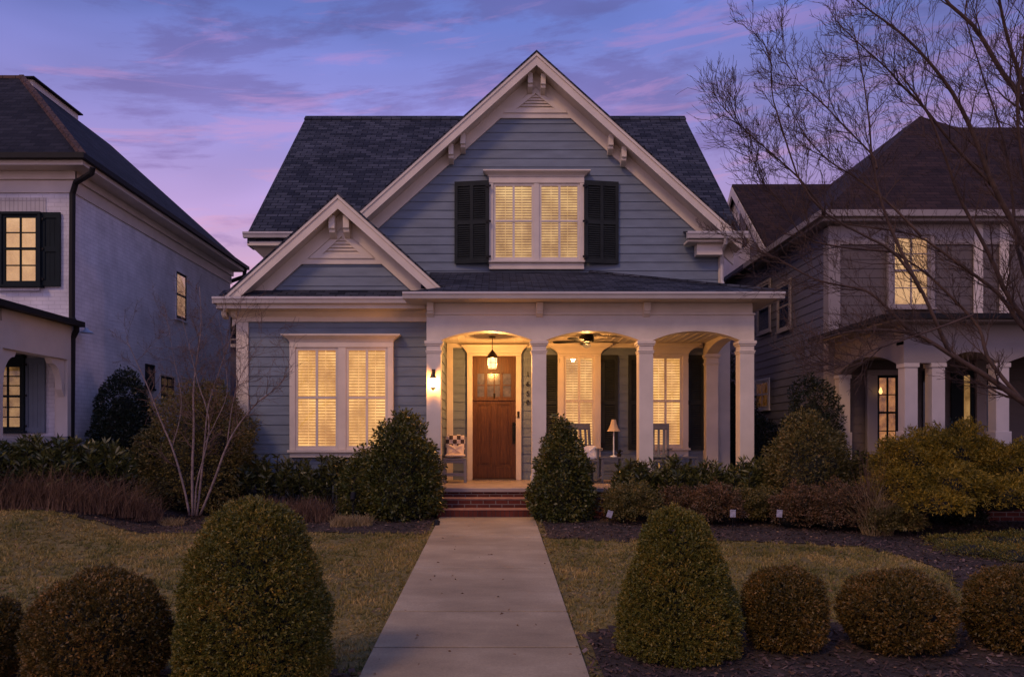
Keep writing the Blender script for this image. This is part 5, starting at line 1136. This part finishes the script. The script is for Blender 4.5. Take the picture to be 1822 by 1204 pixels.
# rear wing with gable end facing left
wxl, ye, yr = 6.69, 19.6, 22.5; wzr, wze = R(7.16), R(4.68)
rf = MB(); rf.slab([(wxl, ye, wze), (12, ye, wze), (12, yr, wzr), (wxl, yr, wzr)], .08); rf.slab([(12, 25.4, wze), (wxl, 25.4, wze), (wxl, yr, wzr), (12, yr, wzr)], .08)
wr_ = rf.build('roof', M['rroof'], rh, 'brown roof of the rear wing')
a = MB(); a.prismx([(ye, wze-.085), (yr, wzr-.085), (25.4, wze-.085), (25.4, wze-.32), (yr, wzr-.33), (ye, wze-.32)], wxl-.03, wxl+.02); a.build('rake_board', M['wtrim'], wr_)
a = MB(); a.prismx([(19.75, -.1), (25.3, -.1), (25.3, wze-.1), (yr, wzr-.2), (19.75, wze-.1)], wxl+.12, wxl+3); a.build('wall', M['wtrim'], rh, 'pale gable end wall of the rear wing')
a = MB(); a.box(wxl+.08, wxl+.118, 21.5, 22.1, R(5.25), R(6.2)); a.build('attic_vent', M['rsiding'], rh)
a = MB(); a.box(wxl+.085, wxl+.118, 20.3, 21.2, R(4.6), R(5.1)); a.build('attic_vent', M['rsiding'], rh)
# windows
sash_window(rh, TM(0, RY-.02), [(wx(1584, RY), wx(1650, RY))], wz(545, RY), wz(421, RY), M['rtrim'], M['curtain'], M['curtain'], cols=2, rows=4, head=.10, casing=.09, bars=.012, slats=False, label='lit upper window behind the bare branches')
a = MB()
a.box(wx(1730, RY), wx(1746, RY), RY-.06, RY-.03, wz(560, RY), wz(385, RY)); a.box(wx(1776, RY), wx(1792, RY), RY-.06, RY-.03, wz(560, RY), wz(385, RY)); a.build('corner_board', M['wtrim'], rh)
mr_ = TM(RX-.02, 0, 0, -math.pi/2) @ Matrix.Diagonal((1, .35, 1, 1))
def rsw(px0, px1, py0, py1, label, mat, trim=M['wtrim'], cols=1, rows=2):
    ya = RX*F/(px0-CX); yb_ = RX*F/(px1-CX)
    sash_window(rh, mr_, [(-ya, -yb_)], wz(py1, yb_), wz(py0, yb_), trim, mat, mat, cols=cols, rows=rows, head=.06, casing=.08, slats=False, bars=.012, label=label)
rsw(1348, 1370, 676, 724, 'small lit window low in the side wall', M['orange_room'], cols=2); rsw(1352, 1372, 500, 585, 'dark upper side window', M['darkglass'], M['rtrim']); rsw(1388, 1408, 500, 580, 'dark upper side window nearer the street', M['darkglass'], M['rtrim'])
# porch
FY_ = 12.8; PXR = 6.57
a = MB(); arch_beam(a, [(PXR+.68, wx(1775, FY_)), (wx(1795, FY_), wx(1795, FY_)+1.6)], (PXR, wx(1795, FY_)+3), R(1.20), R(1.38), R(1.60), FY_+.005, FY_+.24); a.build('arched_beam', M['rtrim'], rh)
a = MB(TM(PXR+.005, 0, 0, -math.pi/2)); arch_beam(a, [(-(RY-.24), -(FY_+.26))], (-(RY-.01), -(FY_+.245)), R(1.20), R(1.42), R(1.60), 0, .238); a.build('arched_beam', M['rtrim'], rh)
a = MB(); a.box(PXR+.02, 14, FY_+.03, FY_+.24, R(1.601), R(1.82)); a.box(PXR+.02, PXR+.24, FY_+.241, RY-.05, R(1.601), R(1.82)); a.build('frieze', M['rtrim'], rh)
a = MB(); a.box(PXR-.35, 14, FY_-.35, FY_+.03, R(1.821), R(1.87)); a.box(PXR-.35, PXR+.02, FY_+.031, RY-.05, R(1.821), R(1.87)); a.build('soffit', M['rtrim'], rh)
rf = MB(); q0, q1 = R(1.90), R(2.35); rf.slab([(PXR-.4, FY_-.4, q0), (14, FY_-.4, q0), (14, RY-.06, q1), (PXR+2.6, RY-.06, q1)], .05); rf.slab([(PXR-.4, FY_-.4, q0), (PXR+2.6, RY-.06, q1), (PXR-.4, RY-.06, q0)], .05); rf.build('roof', M['rroof'], rh, 'low brown porch roof of the taupe house')
a = MB(); a.box(PXR-.46, 14, FY_-.46, FY_-.36, R(1.85), R(1.93)); a.box(PXR-.5, PXR-.4, FY_-.36, RY-.06, R(1.85), R(1.93)); a.build('gutter', M['metal'], rh)
for x_, y_ in ((PXR+.125, FY_), (PXR+.565, FY_), (wx(1785, FY_), FY_), (wx(1785, FY_)+1.75, FY_), (PXR+.125, RY-.26)):
    a = MB(); a.box(x_-.105, x_+.105, y_+.01, y_+.225, -.1, R(1.199)); a.box(x_-.13, x_+.13, y_-.015, y_+.25, -.1, R(.1)); a.box(x_-.125, x_+.125, y_-.01, y_+.245, R(1.13), R(1.198)); a.build('porch_column', M['wtrim'], rh, bevel=.006)
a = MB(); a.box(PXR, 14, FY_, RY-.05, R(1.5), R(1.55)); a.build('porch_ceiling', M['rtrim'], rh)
a = MB(); a.box(PXR, 14, FY_-.05, RY-.05, -.2, .35); a.build('porch_floor', M['brick'], rh)
sash_window(rh, TM(0, RY-.03), [(wx(1556, RY), wx(1594, RY))], wz(800, RY), wz(668, RY), M['rtrim'], M['orange_room'], M['orange_room'], cols=2, rows=4, head=.1, casing=.2, bars=.014, slats=False, frame_mat=M['lshutter'], label='tall porch window with warm lamp light inside')
a = MB(); a.box(wx(1690, RY), wx(1730, RY), RY-.06, RY-.03, .3, wz(660, RY)); a.build('door', M['lshutter'], rh)
a = MB(); a.box(wx(1712, RY), wx(1722, RY), RY-.07, RY-.061, .6, wz(668, RY)); a.build('lit_curtain', M['dimroom'], rh)
a = MB(); a.box(wx(1733, RY), wx(1750, RY), RY-.1, RY-.03, .3, R(1.49)); a.build('pilaster', M['rtrim'], rh)
a = MB(); a.box(wx(1752, RY), wx(1776, RY), RY-.06, RY-.03, .3, wz(660, RY)); a.box(wx(1640, RY), wx(1668, RY), RY-.06, RY-.03, .3, wz(660, RY)); a.build('dark_window', M['darkglass'], rh)
c_ = P(1567, 697, RY-.25)
lamp2 = MB(); lamp2.lathe(c_.x, c_.y, [(c_.z-.04, .015), (c_.z, .035), (c_.z+.06, .02), (c_.z+.09, .006)], 10); tag(lamp2.build('porch_lantern', lampglass('neighbour_lantern_glass', (1, .55, .18), 2.5)), 'small glowing lantern in the neighbour porch at the right', 'lamp')
